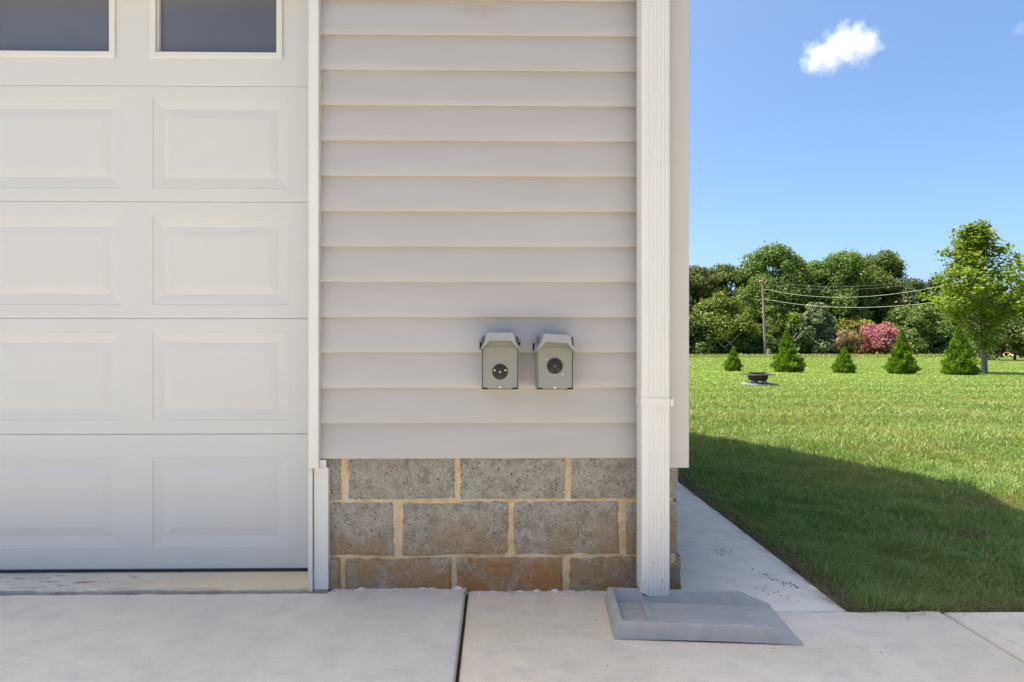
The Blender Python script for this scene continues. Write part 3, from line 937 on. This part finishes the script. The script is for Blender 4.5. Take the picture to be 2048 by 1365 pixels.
LM = {}
LM['oak'] = m_leaf("oak_leaf", [(.07,.11,.03), (.11,.165,.045), (.16,.205,.065)], .46)
LM['olive'] = m_leaf("olive_brown_leaf", [(.07,.095,.027), (.105,.13,.037), (.15,.145,.05)], .28)
LM['mid'] = m_leaf("broad_green_leaf", [(.08,.15,.036), (.13,.21,.055), (.19,.265,.09)], .48)
LM['lime'] = m_leaf("yellow_green_leaf", [(.085,.135,.022), (.135,.195,.034), (.20,.24,.05)], .35)
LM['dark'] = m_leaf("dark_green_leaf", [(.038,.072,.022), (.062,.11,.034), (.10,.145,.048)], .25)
LM['pale'] = m_leaf("pale_silvery_leaf", [(.09,.14,.07), (.15,.20,.11), (.24,.28,.18)], .3)
LM['cedar'] = m_leaf("grey_green_leaf", [(.05,.08,.034), (.085,.12,.048), (.125,.155,.065)], .25)
LM['gold'] = m_leaf("golden_green_leaf", [(.15,.175,.03), (.22,.235,.05), (.29,.28,.075)], .35)
LM['pink'] = m_leaf("pink_blossom", [(.36,.07,.15), (.48,.13,.24), (.56,.24,.34), (.12,.15,.05), (.42,.10,.2)], .3)
LM['pinkpale'] = m_leaf("faded_pink_blossom", [(.36,.13,.14), (.16,.19,.06), (.48,.24,.25), (.20,.21,.07), (.13,.16,.045)], .3)
LM['pine'] = m_leaf("pine_needle_tuft", [(.07,.10,.03), (.11,.14,.05), (.16,.17,.07)], .3)
LM['maple'] = m_leaf("maple_leaf", [(.08,.165,.022), (.13,.225,.028), (.20,.28,.036), (.32,.34,.05)], .56)
LM['arbor'] = m_leaf("arborvitae_spray", [(.055,.13,.016), (.095,.20,.022), (.15,.26,.032), (.21,.29,.04)], .4)

WG = "trees along the far edge of the lawn"
# (name, label, category, px centre, px top, px width, depth, leaf set, shape, crown base, lobes)
TREES = [
 ("oak_tree", "brown-tinged oak nearest the house corner in the far tree line", 'tree', 1392, 528, 100, 92, 'olive', 'round', .25, 26),
 ("oak_tree", "dark rounded oak rising just right of the brown-tinged oak by the house corner", 'tree', 1452, 524, 100, 94, 'oak', 'round', .25, 26),
 ("broadleaf_tree", "tallest green tree of the far line, its peak above the utility pole", 'tree', 1545, 490, 128, 90, 'mid', 'tall', .22, 34),
 ("broadleaf_tree", "dark green tree with a thin airy top right of the tallest tree's peak", 'tree', 1612, 528, 76, 92, 'oak', 'tall', .3, 20),
 ("broadleaf_tree", "tall broad green tree standing behind the middle of the two slack cables", 'tree', 1672, 497, 118, 90, 'mid', 'round', .24, 32),
 ("oak_tree", "big dark tree with the domed top left of the gap before the young maple", 'tree', 1745, 502, 118, 93, 'oak', 'round', .2, 34),
 ("cedar_tree", "grey-green tree stepping down right of the big dark dome", 'tree', 1822, 552, 92, 88, 'cedar', 'tall', .12, 26),
 ("cedar_tree", "dark ragged tree behind the left edge of the young maple's crown", 'tree', 1884, 548, 84, 90, 'dark', 'tall', .12, 26),
 ("yellow_green_tree", "low yellow-green tree left of the utility pole, in front of the dark oaks", 'tree', 1440, 590, 112, 83, 'lime', 'round', .12, 22),
 ("yellow_green_tree", "sparse yellow-green tree with bare pale limbs just right of the utility pole", 'tree', 1556, 610, 78, 84, 'lime', 'round', .22, 11),
 ("silvery_tree", "pale silvery-leaved tree under the lower cable, left of the golden shrub", 'tree', 1634, 602, 66, 82, 'pale', 'tall', .10, 22),
 ("broadleaf_tree", "rounded green tree with a pale stem right of the pink crepe myrtle", 'tree', 1832, 612, 96, 83, 'mid', 'round', .25, 24),
 ("dark_tree", "dark low tree in the shade between the pale-stemmed tree and the maple", 'tree', 1898, 600, 84, 86, 'dark', 'shrub', .03, 24),
 ("pine_tree", "feathery pine at the right edge of the photo, behind the young maple", 'tree', 2030, 596, 130, 44, 'pine', 'round', .14, 22),
 ("broadleaf_tree", "green tree far behind the right side of the young maple", 'tree', 1968, 560, 110, 92, 'oak', 'round', .15, 26),
 ("broadleaf_tree", "green tree hidden behind the house corner, next to the brown-tinged oak", 'tree', 1322, 520, 120, 91, 'mid', 'round', .15, 28),
 ("oak_tree", "dark oak hidden behind the downspout end of the house", 'tree', 1235, 540, 120, 92, 'oak', 'round', .15, 28),
 ("broadleaf_tree", "wide green tree hidden behind the outlet box wall of the house", 'tree', 1140, 515, 140, 92, 'mid', 'round', .12, 30),
 ("yellow_green_tree", "low yellow-green tree hidden behind the house corner", 'tree', 1290, 610, 130, 84, 'lime', 'shrub', .03, 26),
 ("dark_tree", "low dark tree hidden behind the house wall", 'tree', 1190, 610, 130, 84, 'dark', 'shrub', .03, 26),
 ("broadleaf_tree", "tree beyond the right edge of the photo, behind the feathery pine", 'tree', 2090, 560, 130, 90, 'mid', 'round', .15, 26),
]
for i, (nm, lb, ct, px, top, wpx, D, lm, shp, c0, nl) in enumerate(TREES):
    X, Y = at(px, D), D-2.07
    H = zat(top, D) - float(zg(X, Y)); W = wpx/1138*D*1.12
    lf = .31 if D > 60 else .2
    tree(nm, lb, ct, X, Y, H*1.0, W, LM[lm], leaf=lf, per=210 if D > 60 else 300, nl=nl, crown0=c0, shape=shp, group=WG, seed=i+3,
         bark='palebark' if px in (1556, 1832) else 'bark', pale=4 if lm == 'lime' else 0)

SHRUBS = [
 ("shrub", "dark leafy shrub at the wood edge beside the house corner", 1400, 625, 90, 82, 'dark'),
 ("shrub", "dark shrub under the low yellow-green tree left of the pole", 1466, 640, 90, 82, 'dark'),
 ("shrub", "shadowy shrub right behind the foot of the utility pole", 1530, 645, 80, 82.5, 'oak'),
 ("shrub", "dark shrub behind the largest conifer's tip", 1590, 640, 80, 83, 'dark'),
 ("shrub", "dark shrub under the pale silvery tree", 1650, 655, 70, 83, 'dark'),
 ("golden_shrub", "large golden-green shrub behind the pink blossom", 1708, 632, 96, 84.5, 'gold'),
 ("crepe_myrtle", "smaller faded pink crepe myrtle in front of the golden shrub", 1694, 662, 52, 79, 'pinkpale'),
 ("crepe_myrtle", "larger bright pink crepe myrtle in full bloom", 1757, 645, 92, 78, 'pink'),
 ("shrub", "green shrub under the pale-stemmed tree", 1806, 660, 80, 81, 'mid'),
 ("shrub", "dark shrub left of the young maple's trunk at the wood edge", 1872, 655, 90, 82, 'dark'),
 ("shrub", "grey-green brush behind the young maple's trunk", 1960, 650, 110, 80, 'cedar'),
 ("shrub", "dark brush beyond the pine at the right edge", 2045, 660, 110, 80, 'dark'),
]
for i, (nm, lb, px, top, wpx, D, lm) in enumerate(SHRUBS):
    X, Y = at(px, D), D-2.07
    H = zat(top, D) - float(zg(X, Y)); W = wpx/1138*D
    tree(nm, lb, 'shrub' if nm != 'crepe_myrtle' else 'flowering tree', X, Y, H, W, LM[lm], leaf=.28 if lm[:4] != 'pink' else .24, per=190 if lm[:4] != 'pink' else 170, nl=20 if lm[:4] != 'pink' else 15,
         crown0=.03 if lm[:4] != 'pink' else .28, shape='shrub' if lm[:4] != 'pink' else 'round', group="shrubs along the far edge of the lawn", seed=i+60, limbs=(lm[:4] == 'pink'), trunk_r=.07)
# the wood behind, one far mass
RNG = np.random.default_rng(5)
n = 16000
px = RNG.uniform(-60, 130, n); dep = RNG.uniform(98, 108, n)
hmax = 4.6 + 4.0*np.clip((28-px)/10,0,1) + 1.4*np.sin(px*.35) + 1.6*np.sin(px*.9+1)
P = np.stack([px, dep, hmax*RNG.random(n)**.75 - 1.4], -1)
V, F = leaf_cards(P, np.tile([0,-.6,.7], (n,1)), .75, .8, .8)
tag(raw_mesh("far_wood", V, F, LM['dark']), "dark wood in one mass behind the tree line", "wood", kind="stuff")

# ------------------------------------------------------------------ young maple
def maple():
    global RNG
    RNG = np.random.default_rng(21); rr = random.Random(21)
    D = 19.8; X, Y = at(1969, D), D-2.07
    z0 = float(zg(X, Y)); H = zat(447, D) - z0
    t = thing("maple_tree", (X, Y, z0), "young yellow-green maple standing alone on the lawn at the right", "tree")
    k = D/1138
    mb = MB()
    mb.tube([(0,0,-.03),(0,0,.06),(-.005,0,.5),(-.02,.02,1.4),(-.03,.02,2.4),(-.05,0,3.6),(-.08,0,4.9)], [.125,.10,.088,.08,.062,.036,.01], 12)
    P, N = [], []
    zc = lambda py_: zat(py_, D) - z0
    xo = lambda px_: (px_-1969)*k
    # profile of the crown from the photo: (row, left column, right column)
    prof = [(452,1925,1958),(475,1908,1978),(500,1902,1998),(525,1893,2016),(550,1880,2036),(572,1868,2046),(595,1880,2054),(615,1898,2050),(632,1908,2034),(650,1920,2004),(675,1938,1992),(700,1945,1986)]
    rows = [zc(p[0]) for p in prof][::-1]; Ls = [xo(p[1]) for p in prof][::-1]; Rs = [xo(p[2]) for p in prof][::-1]
    nb = 215
    for i in range(nb):
        z = rr.uniform(zc(702), zc(450))
        l = np.interp(z, rows, Ls); r_ = np.interp(z, rows, Rs)
        if z < zc(640) and rr.random() < .86: continue
        c = (l+r_)/2; hw = max(.12, (r_-l)/2*1.14-.10)
        a = rr.random()*6.283; q = math.sqrt(.12+.88*rr.random())*.95
        q *= rr.uniform(.82, 1.22)
        e = Vector((c + .06 + hw*q*math.cos(a), hw*q*math.sin(a)*.95, z))
        zb = max(.55, z - .35 - .45*abs(e.x+.03) - .2*rr.random())
        b = Vector((-.03, .01, min(zb, 4.6)))
        mid = b.lerp(e, .5) + Vector((0,0,-.06))
        mb.tube([b, mid, e], [.018, .010, .003], 4, cap=False)
        m = rr.randint(38, 62)
        R_ = np.array([.21,.21,.15])*rr.uniform(.8,1.25)
        p = np.array(e) + np.clip(RNG.normal(size=(m,3)),-1.6,1.6)*R_*.75
        P.append(p); N.append(np.tile([0,0,1.0],(m,1)) + (p-np.array([c,0,z-.3]))*.4)
        # along the branch
        m2 = 12; s = RNG.uniform(.4, 1, m2)[:,None]
        p = np.array(b)*(1-s)+np.array(e)*s + RNG.normal(size=(m2,3))*.07
        P.append(p); N.append(np.tile([0,0,1.0],(m2,1)))
    mb.build("trunk", M['maplebark'], t, smooth=60, fix=False)
    P = np.concatenate(P); N = np.concatenate(N)
    V, F = leaf_cards(P, N, .104, .95, .65, .25)
    raw_mesh("crown", V, F, LM['maple'], t)
    return X, Y, z0
mX, mY, mZ = maple()
mm = MB(); mm.lathe([(0,.03),(.3,.028),(.5,.012),(.62,-.02)], 26)
mm.v = [(x*(1+.18*noise.noise((x*2,y*2,1))), y*(1+.18*noise.noise((x*2,y*2,1))), z+.012*noise.noise((x*8,y*8,2))) for x,y,z in mm.v]
o = mm.build("mulch_ring", M['mulch'], smooth=80); o.location = (mX+.05, mY, mZ)
tag(o, "low ring of brown mulch round the young maple's trunk", "mulch bed")

# ------------------------------------------------------------------ the five small conifers on the lawn
def conifer(px, basepy, toppy, wpx, label, seed, thin):
    global RNG
    RNG = np.random.default_rng(seed)
    # depth from where the base meets the sloping lawn
    D = 20.0
    for _ in range(60):
        X = at(px, D); D = (.909 - float(zg(X, D-2.07)))*1138/(basepy-682)
    X, Y = at(px, D), D-2.07
    z0 = float(zg(X, Y)); H = (basepy-toppy)/1138*D*1.02; W = wpx/1138*D
    t = thing("conifer_shrub", (X, Y, z0), label, "conifer", "small conifers in a row across the lawn")
    n = int(5600)
    q = RNG.random(n)**1.35
    r = W/2*np.where(q < .22, .80+.9*q*1.0, np.clip(1.0-((q-.22)/.78)**thin, 0, 1)*1.0)
    r = r*(1+.10*np.sin(q*34+seed)) + .012
    rad = r*np.clip(1-np.abs(RNG.normal(size=n))*.22, .2, 1.15)
    a = RNG.random(n)*6.283
    bump = 1 + .17*np.sin(a*4+q*9+seed) + .12*np.sin(a*7-q*17+seed*2) + .10*np.sin(q*27+a*2+seed*3)
    lx = (.05*math.sin(seed*2.3))*H*q**2
    P = np.stack([rad*bump*np.cos(a)+lx, rad*bump*np.sin(a), q*H*.97+.03], -1)
    up = np.stack([np.cos(a)*.75, np.sin(a)*.75, np.full(n,.75)], -1) + RNG.normal(size=(n,3))*.35
    up /= np.linalg.norm(up, axis=1, keepdims=True)
    side = np.cross(up, rand_dirs(n)); side /= np.linalg.norm(side, axis=1, keepdims=True)
    s = (.074*RNG.uniform(.6,1.4,n)*np.clip(H/1.3,.7,1.1))[:,None]
    V = np.stack([P-up*s*.4, P+side*s*.32, P+up*s*.75, P-side*s*.32], 1).reshape(-1,3)
    V[:,2] = np.maximum(V[:,2], .01)
    raw_mesh("crown", V, np.arange(4*n).reshape(-1,4), LM['arbor'], t)
    MB().tube([(0,0,-.03),(0,0,H*.5),(0,0,H*.9)], [.03,.02,.006], 6).build("trunk", M['bark'], t, smooth=60)
conifer(1466, 743, 696, 30, "smallest conifer of the row, left of the fire pit", 1, 1.0)
conifer(1577, 745, 664, 52, "broad pointed conifer behind the fire pit, largest of the three left of the pink blossom", 2, .85)
conifer(1688, 747, 697, 38, "squat little conifer below the smaller pink crepe myrtle", 3, 1.1)
conifer(1803, 749, 662, 50, "pointed conifer standing in front of the large pink crepe myrtle", 4, .75)
conifer(1921, 751, 655, 58, "widest conifer, beside the young maple's trunk", 5, .85)

# ------------------------------------------------------------------ poles and cables
def pole(px, D, top, lean, label, r):
    X, Y = at(px, D), D-2.07
    z0 = float(zg(X, Y)); H = zat(top, D) - z0
    t = thing("utility_pole", (X, Y, z0), label, "utility pole", "wooden utility poles")
    MB().tube([(0,0,-.2),(lean*.5,0,H*.5),(lean,0,H)], [r*1.25, r*1.05, r*.85], 12).build("post", M['polewood'], t, smooth=60)
    return t, X, Y, z0, H, lean
t1, X1, Y1, z1_, H1, ln1 = pole(1531, 78, 560, -.42, "leaning wooden utility pole at the far edge of the lawn with orange insulators", .15)
MB().box(ln1-.55, ln1+.45, -.20, -.12, H1-.42, H1-.30).build("bracket", M['polewood'], t1, bevel=.01)
for ax in (-.42, -.18):
    MB().lathe([(0,.0),(.10,.02),(.13,.10),(.09,.16),(.12,.22),(.08,.32),(0,.34)], 12).build("insulator", M['ceramic'], t1, smooth=60)
    COL.objects[-1].location = (ln1+ax, -.16, H1-.30)
cv = [(ln1+.1+.42*math.sin(a)*1.0, -.16, H1+.05-.42*math.cos(a)) for a in np.linspace(.1, 2.0, 9)]
MB().tube(cv, .05, 6).build("insulator_arm", M['ceramic'], t1, smooth=60)
t2, X2, Y2, z2_, H2, ln2 = pole(2038, 55, 503, 0.0, "grey utility pole standing behind the right side of the young maple", .125)
def cable(label, za, zb, sag, r, mat, dxa=.0, b=None):
    A = Vector((X1+ln1*.8+dxa, Y1-.15, za)); B = b or Vector((X2-.1, Y2-.1, zb))
    pts = []
    for i in range(41):
        s = i/40; p = A.lerp(B, s); p.z -= sag*4*s*(1-s); pts.append(p)
    o = MB().tube(pts, r, 6).build("power_cable", M[mat], smooth=180)
    tag(o, label, "cable", "cables strung between the utility poles")
cable("upper bright slack cable between the two utility poles", zat(577,78), zat(528,55), 2.05, .015, 'wire')
cable("lower bright slack cable between the two utility poles", zat(597,78), zat(574,55), 1.55, .016, 'wire')
cable("thin dark cable from the top of the leaning utility pole", zat(559,78), zat(512,55), 1.8, .012, 'darkwire')
cable("thin dark cable strung just below the topmost one", zat(566,78), zat(520,55), 1.7, .012, 'darkwire')
# stump-like marker post at the pole's foot
Xs, Ds = at(1537.5, 77), 77
o = MB().prism([(-.22,-.1),(.2,-.1),(.24,.85),(.02,1.0),(-.2,.9)], 'y', -.15, .15).build("stump", M['palebark'], bevel=.05)
o.location = (Xs, Ds-2.07, float(zg(Xs, Ds-2.07))); tag(o, "short grey stump at the foot of the leaning utility pole", "stump")
# pale clay heap with a white board fence far right
Xc, Dc = at(2018, 95), 95
hp = MB()
hp.grid(lambda u, v: (u*2.2, v*1.2, .95*math.exp(-(u*u*1.2+v*v)*1.4)+.22*noise.noise((u*3,v*3,1))-.25), np.linspace(-1.5,1.5,22), np.linspace(-1.5,1.5,14))
o = hp.build("clay_heap", M['clay'], smooth=180); o.location = (Xc, 66, float(zg(Xc,66))+.45); o.location.x = at(2012, 68)
tag(o, "low heap of pale red clay under the trees at the right edge", "clay heap")

# ------------------------------------------------------------------ fire pit on its paver pad
Dp = 13.5; Xp, Yp = at(1516, Dp), Dp-2.07
zp = float(zg(Xp, Yp))
pad = MB(); pad.lathe([(0,.075),(.345,.075),(.36,.068),(.365,.0)], 40)
o = pad.build("paver_pad", M['pad'], smooth=40); o.location = (Xp, Yp, zp-.02); tag(o, "round grey stone pad on the lawn under the fire pit", "paver pad")
fp = thing("fire_pit", (Xp, Yp, zp+.055), "rusty round fire pit with a wide flat rim standing on the lawn", "fire pit")
bw = MB(); bw.lathe([(.0,.055),(.15,.06),(.205,.085),(.222,.13),(.230,.20),(.236,.205),(.226,.205),(.215,.14),(.19,.10),(0,.085)], 36)
bw.build("bowl", M['rust'], fp, smooth=50)
rm = MB(); rm.lathe([(.222,.205),(.222,.222),(.372,.213),(.378,.204),(.370,.202),(.236,.204)], 40); rm.build("rim", M['sootiron'], fp, smooth=40)
gr = MB()
for i in range(-6, 7):
    w_ = math.sqrt(max(0, .2**2-(i*.031)**2))
    gr.tube([(i*.031,-w_,.25),(i*.031,w_,.25)], .005, 5)
gr.tube([(.2*math.cos(a),.2*math.sin(a),.25) for a in np.linspace(0,2*math.pi,30)], .008, 5)
gr.build("grate", M['sootiron'], fp, smooth=60)
MB().tube([(.15,0,.22),(.15,0,.30),(.17,0,.315),(.22,0,.31)], .008, 6).build("handle", M['sootiron'], fp, smooth=60)
MB().tube([(-.17,-.05,.22),(-.17,-.05,.285),(-.15,-.05,.29)], .008, 6).build("handle", M['sootiron'], fp, smooth=60)
for a in (R(200), R(-20), R(90)):
    lg = MB(); lg.prism([(-.07,0),(.07,0),(.035,.07),(-.035,.07)], 'y', -.04, .04)
    o = lg.build("leg", M['ash'], fp, bevel=.008); o.location = (.15*math.cos(a), .15*math.sin(a), 0)

# ------------------------------------------------------------------ grass
RNG = np.random.default_rng(77)
def blades(name, X, Y, h, w, mat, lean=.75, band=True, label=None, flat=1.0):
    n = len(X)
    Z = zg(X, Y) + np.clip((30-Y)/30,0,1)*(X>1.3)*0.006*(np.sin(X*3.1+Y*1.7)+np.sin(X*1.3-Y*2.9)) - .004
    a = RNG.random(n)*2*math.pi
    ln = h*np.abs(RNG.normal(size=n))*lean
    dxv, dyv = np.cos(a)*ln, np.sin(a)*ln
    if band:                      # mower passes lay the blades over in alternating strips
        s = np.where(np.sin(Y*2*math.pi/1.7 + X*.22 + .6*np.sin(X*.9) + .5*np.sin(Y*.8)) > 0, 1.0, -1.0)
        dxv = dxv + s*h*.14
    f = RNG.random(n)*math.pi
    wx, wy = np.cos(f)*w*.5, np.sin(f)*w*.5
    b0 = np.stack([X-wx, Y-wy, Z], -1); b1 = np.stack([X+wx, Y+wy, Z], -1)
    m0 = np.stack([X-wx*.8+dxv*.35, Y-wy*.8+dyv*.35, Z+h*.6], -1); m1 = np.stack([X+wx*.8+dxv*.35, Y+wy*.8+dyv*.35, Z+h*.6], -1)
    tp = np.stack([X+dxv, Y+dyv, Z+h*RNG.uniform(.85,1.0,n)], -1)
    V = np.stack([b0,b1,m1,m0,tp], 1).reshape(-1,3)
    i = np.arange(n)*5
    F = np.concatenate([np.stack([i,i+1,i+2],-1), np.stack([i,i+2,i+3],-1), np.stack([i+3,i+2,i+4],-1)])
    o = raw_mesh(name, V, F, mat, nper=3)
    return tag(o, label, "grass", kind="stuff")
def scatter(n, D0, D1, x0=1.215, left=.0, right=1.04, pad=.9):
    D = D0*(D1/D0)**RNG.random(n)
    lo = np.maximum(x0, left*D); hi = right*D + pad
    X = lo + (hi-lo)*RNG.random(n)
    keep = RNG.random(n) < np.clip((hi-lo)/(1.06*D+.2), 0, 1)*np.where(X < .28*D, .55, 1)
    X, D = X[keep], D[keep]
    return X, D - 2.07
def patchiness(X, Y):
    """bare spots where the soil shows through"""
    k = np.ones(len(X))
    for cx, cy, rx, ry, s in ((2.20,.60,.22,.055,.96),(2.88,1.16,.26,.09,.97),(1.72,1.6,.12,.05,.6),(3.4,2.8,.35,.15,.75),(1.9,2.3,.2,.12,.6),(2.6,.35,.12,.05,.8),(3.3,4.2,.5,.2,.6),(5.2,5.6,.8,.25,.6),(1.55,.75,.08,.05,.7)):
        d = ((X-cx)/rx)**2 + ((Y-cy)/ry)**2
        k *= 1 - s*np.exp(-d)
    k *= .62 + .38*np.clip(.5+.9*np.sin(X*4.3+1.1*np.sin(Y*3.1))*np.sin(Y*5.2+1.3*np.sin(X*2.7)), 0, 1)
    return k
def clump(X, Y):
    s = np.sin(X*9.1+1.9*np.sin(Y*6.3))*np.sin(Y*8.3+1.7*np.sin(X*7.1)) + .6*np.sin(X*21+Y*5)*np.sin(Y*19-X*7)
    return np.clip(1.0 + .38*s, .5, 1.7)
X, Y = scatter(620000, 1.90, 26)
D = Y+2.07
edge = X - 1.20
k = patchiness(X, Y)*np.clip((edge-.02*np.sin(Y*9)-.02*np.sin(Y*23+1)-.012*np.sin(Y*51))/.09, .06, 1)
front = np.clip((Y+.155)/.04, 0, 1)
keep = (RNG.random(len(X)) < k) & (Y > -.150) & (RNG.random(len(X)) < front)
X, Y, D, edge = X[keep], Y[keep], D[keep], edge[keep]
h = .045*RNG.uniform(.55,1.35,len(X))*np.clip(.45+edge*6, .45, 1)*np.clip((Y+.24)/.12,.55,1)
w = .0029*np.clip(D/2.4, .9, 9)**.95
blades("grass", X, Y, h*np.clip(1-(D-8)/40,.7,1)*clump(X,Y), w, M['grass'], label="mown green lawn grass")
X, Y = scatter(150000, 24, 74, pad=2)
D = Y+2.07
blades("grass", X, Y, .06*RNG.uniform(.6,1.3,len(X)), .0034*(D/2.4), M['grass'], label="mown green lawn grass in the distance")
# dry thatch along the path edge and on the bare spots
n = 13000
Yd = -.14 + RNG.random(n)**1.3*5.5; Xd = 1.197 + np.abs(RNG.normal(size=n))*.045
n2 = 2600
Xe = 1.2 + RNG.random(n2)*2.2; Ye = -.148 + np.abs(RNG.normal(size=n2))*.03
pts = [(Xd, Yd), (Xe, Ye)]
for cx, cy, rx, ry, c in ((2.20,.60,.2,.05,420),(2.88,1.16,.22,.08,520),(3.4,2.8,.3,.15,400)):
    pts.append((cx+RNG.normal(size=c)*rx*.7, cy+RNG.normal(size=c)*ry*.7))
Xd = np.concatenate([p[0] for p in pts]); Yd = np.concatenate([p[1] for p in pts])
ok = (Xd > 1.185) & (Yd > -.15); Xd, Yd = Xd[ok], Yd[ok]
blades("dry_grass", Xd, Yd, .034*RNG.uniform(.5,1.4,len(Xd)), np.full(len(Xd), .0032), M['dry'], lean=1.3, band=False, label="dry straw-coloured grass along the path edge")
# taller pale blades standing out of the turf
X, Y = scatter(2600, 2.0, 8)
blades("long_grass", X, Y, (.062)*RNG.uniform(.7,1.25,len(X)), np.full(len(X), .0042)*np.clip((Y+2.07)/2.6,1,4), M['grass'], lean=.8, band=False, label="longer stray blades standing out of the lawn")
# tall weedy strip before the wood
n = 36000
D = RNG.uniform(60, 79, n); X = RNG.uniform(.0, 1.02, n)*D
blades("tall_grass", X, D-2.07, .30*RNG.uniform(.4,1.4,n)*np.clip((D-58)/14,.3,1), np.full(n,.11), M['tallgrass'], band=False, label="strip of tall weedy grass before the trees")

# broad-leaved weed clump in the near lawn
def weed(X, Y, s, label, seed):
    rr = random.Random(seed)
    t = thing("weed_plant", (X, Y, float(zg(X, Y))), label, "weed", "broad weeds in the lawn")
    mb = MB()
    for i in range(26):
        a = rr.random()*6.283; L = s*rr.uniform(.5,1.1); e = rr.uniform(.5,1.1); w = s*rr.uniform(.06,.11)
        d = Vector((math.cos(a), math.sin(a), 0)); u = Vector((-d.y, d.x, 0)); o = d*rr.uniform(0,.25*s)+u*rr.uniform(-.2,.2)*s
        p0 = o; p1 = o+d*L*.45+Vector((0,0,L*.42*e)); p2 = o+d*L*.85+Vector((0,0,L*.48*e)); p3 = o+d*L*1.1+Vector((0,0,L*.38*e))
        mb.add([p0-u*w*.3, p0+u*w*.3, p1+u*w*.5, p1-u*w*.5, p2+u*w*.42, p2-u*w*.42, p3], [(0,1,2,3),(3,2,4,5),(5,4,6)])
    mb.build("leaves", M['weed'], t, fix=False)
weed(2.02, .27, .11, "bright green broad-leaved weed near the right edge of the lawn", 1)
weed(2.13, .10, .10, "smaller broad-leaved weed nearest the driveway", 2)

# dark crumbs of mulch scattered on the path
cr = MB()
def crumbs(cx, cy, rx, ry, rot, n):
    for _ in range(n):
        a, b = random.gauss(0,1)*rx, random.gauss(0,1)*ry
        x = cx + a*math.cos(rot) - b*math.sin(rot); y = cy + a*math.sin(rot) + b*math.cos(rot)
        if x > 1.18: continue
        s = random.choice([.0014,.0020,.0028,.0038])*random.uniform(.7,1.3); z = ZR+.0005
        r = random.random()*6.28
        c_, s_ = math.cos(r)*s, math.sin(r)*s
        cr.add([(x-c_,y-s_,z),(x+s_,y-c_,z),(x+c_*1.4,y+s_*1.4,z),(x,y,z+s)], [(0,1,3),(1,2,3),(2,0,3),(0,2,1)])
crumbs(.985, .42, .022, .05, 0, 70)
crumbs(1.08, .10, .05, .012, R(-58), 90)
crumbs(1.02, -.02, .05, .02, R(-40), 30)
crumbs(.9, -.42, .35, .06, 0, 12)
crumbs(.2, -.3, .35, .12, 0, 16)
tag(cr.build("mulch_crumbs", M['crumb'], fix=False), "dark mulch crumbs scattered on the concrete path", "debris", kind="stuff")

# ------------------------------------------------------------------ clouds
def cloud(px, py_, wpx, hpx, label, dens, seed, puffs):
    D = 1500.0
    X, Y, Z = at(px, D), D-2.07, zat(py_, D)
    k = D/1138
    bm = bmesh.new()
    bmesh.ops.create_icosphere(bm, subdivisions=3, radius=1.0)
    for v in bm.verts:
        v.co = Vector((v.co.x*wpx*k*.72, v.co.y*hpx*k*.7, v.co.z*hpx*k*.8))
    me = bpy.data.meshes.new("cloud"); bm.to_mesh(me); bm.free()
    t = NT("cloud_vapour")
    for nd in list(t.t.nodes):
        if nd != t.out: t.t.nodes.remove(nd)
    pv = t.n("ShaderNodeVolumePrincipled")
    pv.inputs["Color"].default_value = (1,1,1,1); pv.inputs["Anisotropy"].default_value = .2
    tc = t.n("ShaderNodeTexCoord"); t.obj = tc.outputs["Object"]
    total = None
    for (cx, cz, r) in puffs:
        vs_ = t.n("ShaderNodeVectorMath"); vs_.operation = 'SUBTRACT'; t.l(t.co(), vs_.inputs[0]); vs_.inputs[1].default_value = (cx*wpx*k*.5, 0, cz*hpx*k*.5)
        ln = t.n("ShaderNodeVectorMath"); ln.operation = 'LENGTH'; t.l(vs_.outputs[0], ln.inputs[0])
        f = t.math('SUBTRACT', 1.0, t.math('DIVIDE', ln.outputs["Value"], r*hpx*k*.5))
        total = f if total is None else t.math('MAXIMUM', total, f)
    nz = t.math('SUBTRACT', t.noise(.034, 9, .66, t.mapping(loc=(seed*31, 0, 0))), .5)
    d = t.math('ADD', total, t.math('MULTIPLY', nz, 2.9))
    d = t.ramp(d, [(.02, 0.0), (.75, 1.0)])
    t.l(t.math('MULTIPLY', d, dens), pv.inputs["Density"])
    t.l(pv.outputs[0], t.out.inputs["Volume"])
    me.materials.append(t.m)
    o = link("cloud", me); o.location = (X, Y, Z)
    tag(o, label, "cloud", "clouds in the blue sky")
cloud(1690, 92, 215, 130, "small bright puffy white cloud in the blue sky", .017, 1,
      [(-.48,-.28,.52),(-.22,-.10,.62),(.05,.12,.66),(.28,.10,.58),(.5,.05,.36),(-.05,.42,.38),(-.62,-.5,.2)])
cloud(2040, 52, 60, 40, "faint wisp of cloud at the right edge of the sky", .003, 3, [(0,0,.8)])
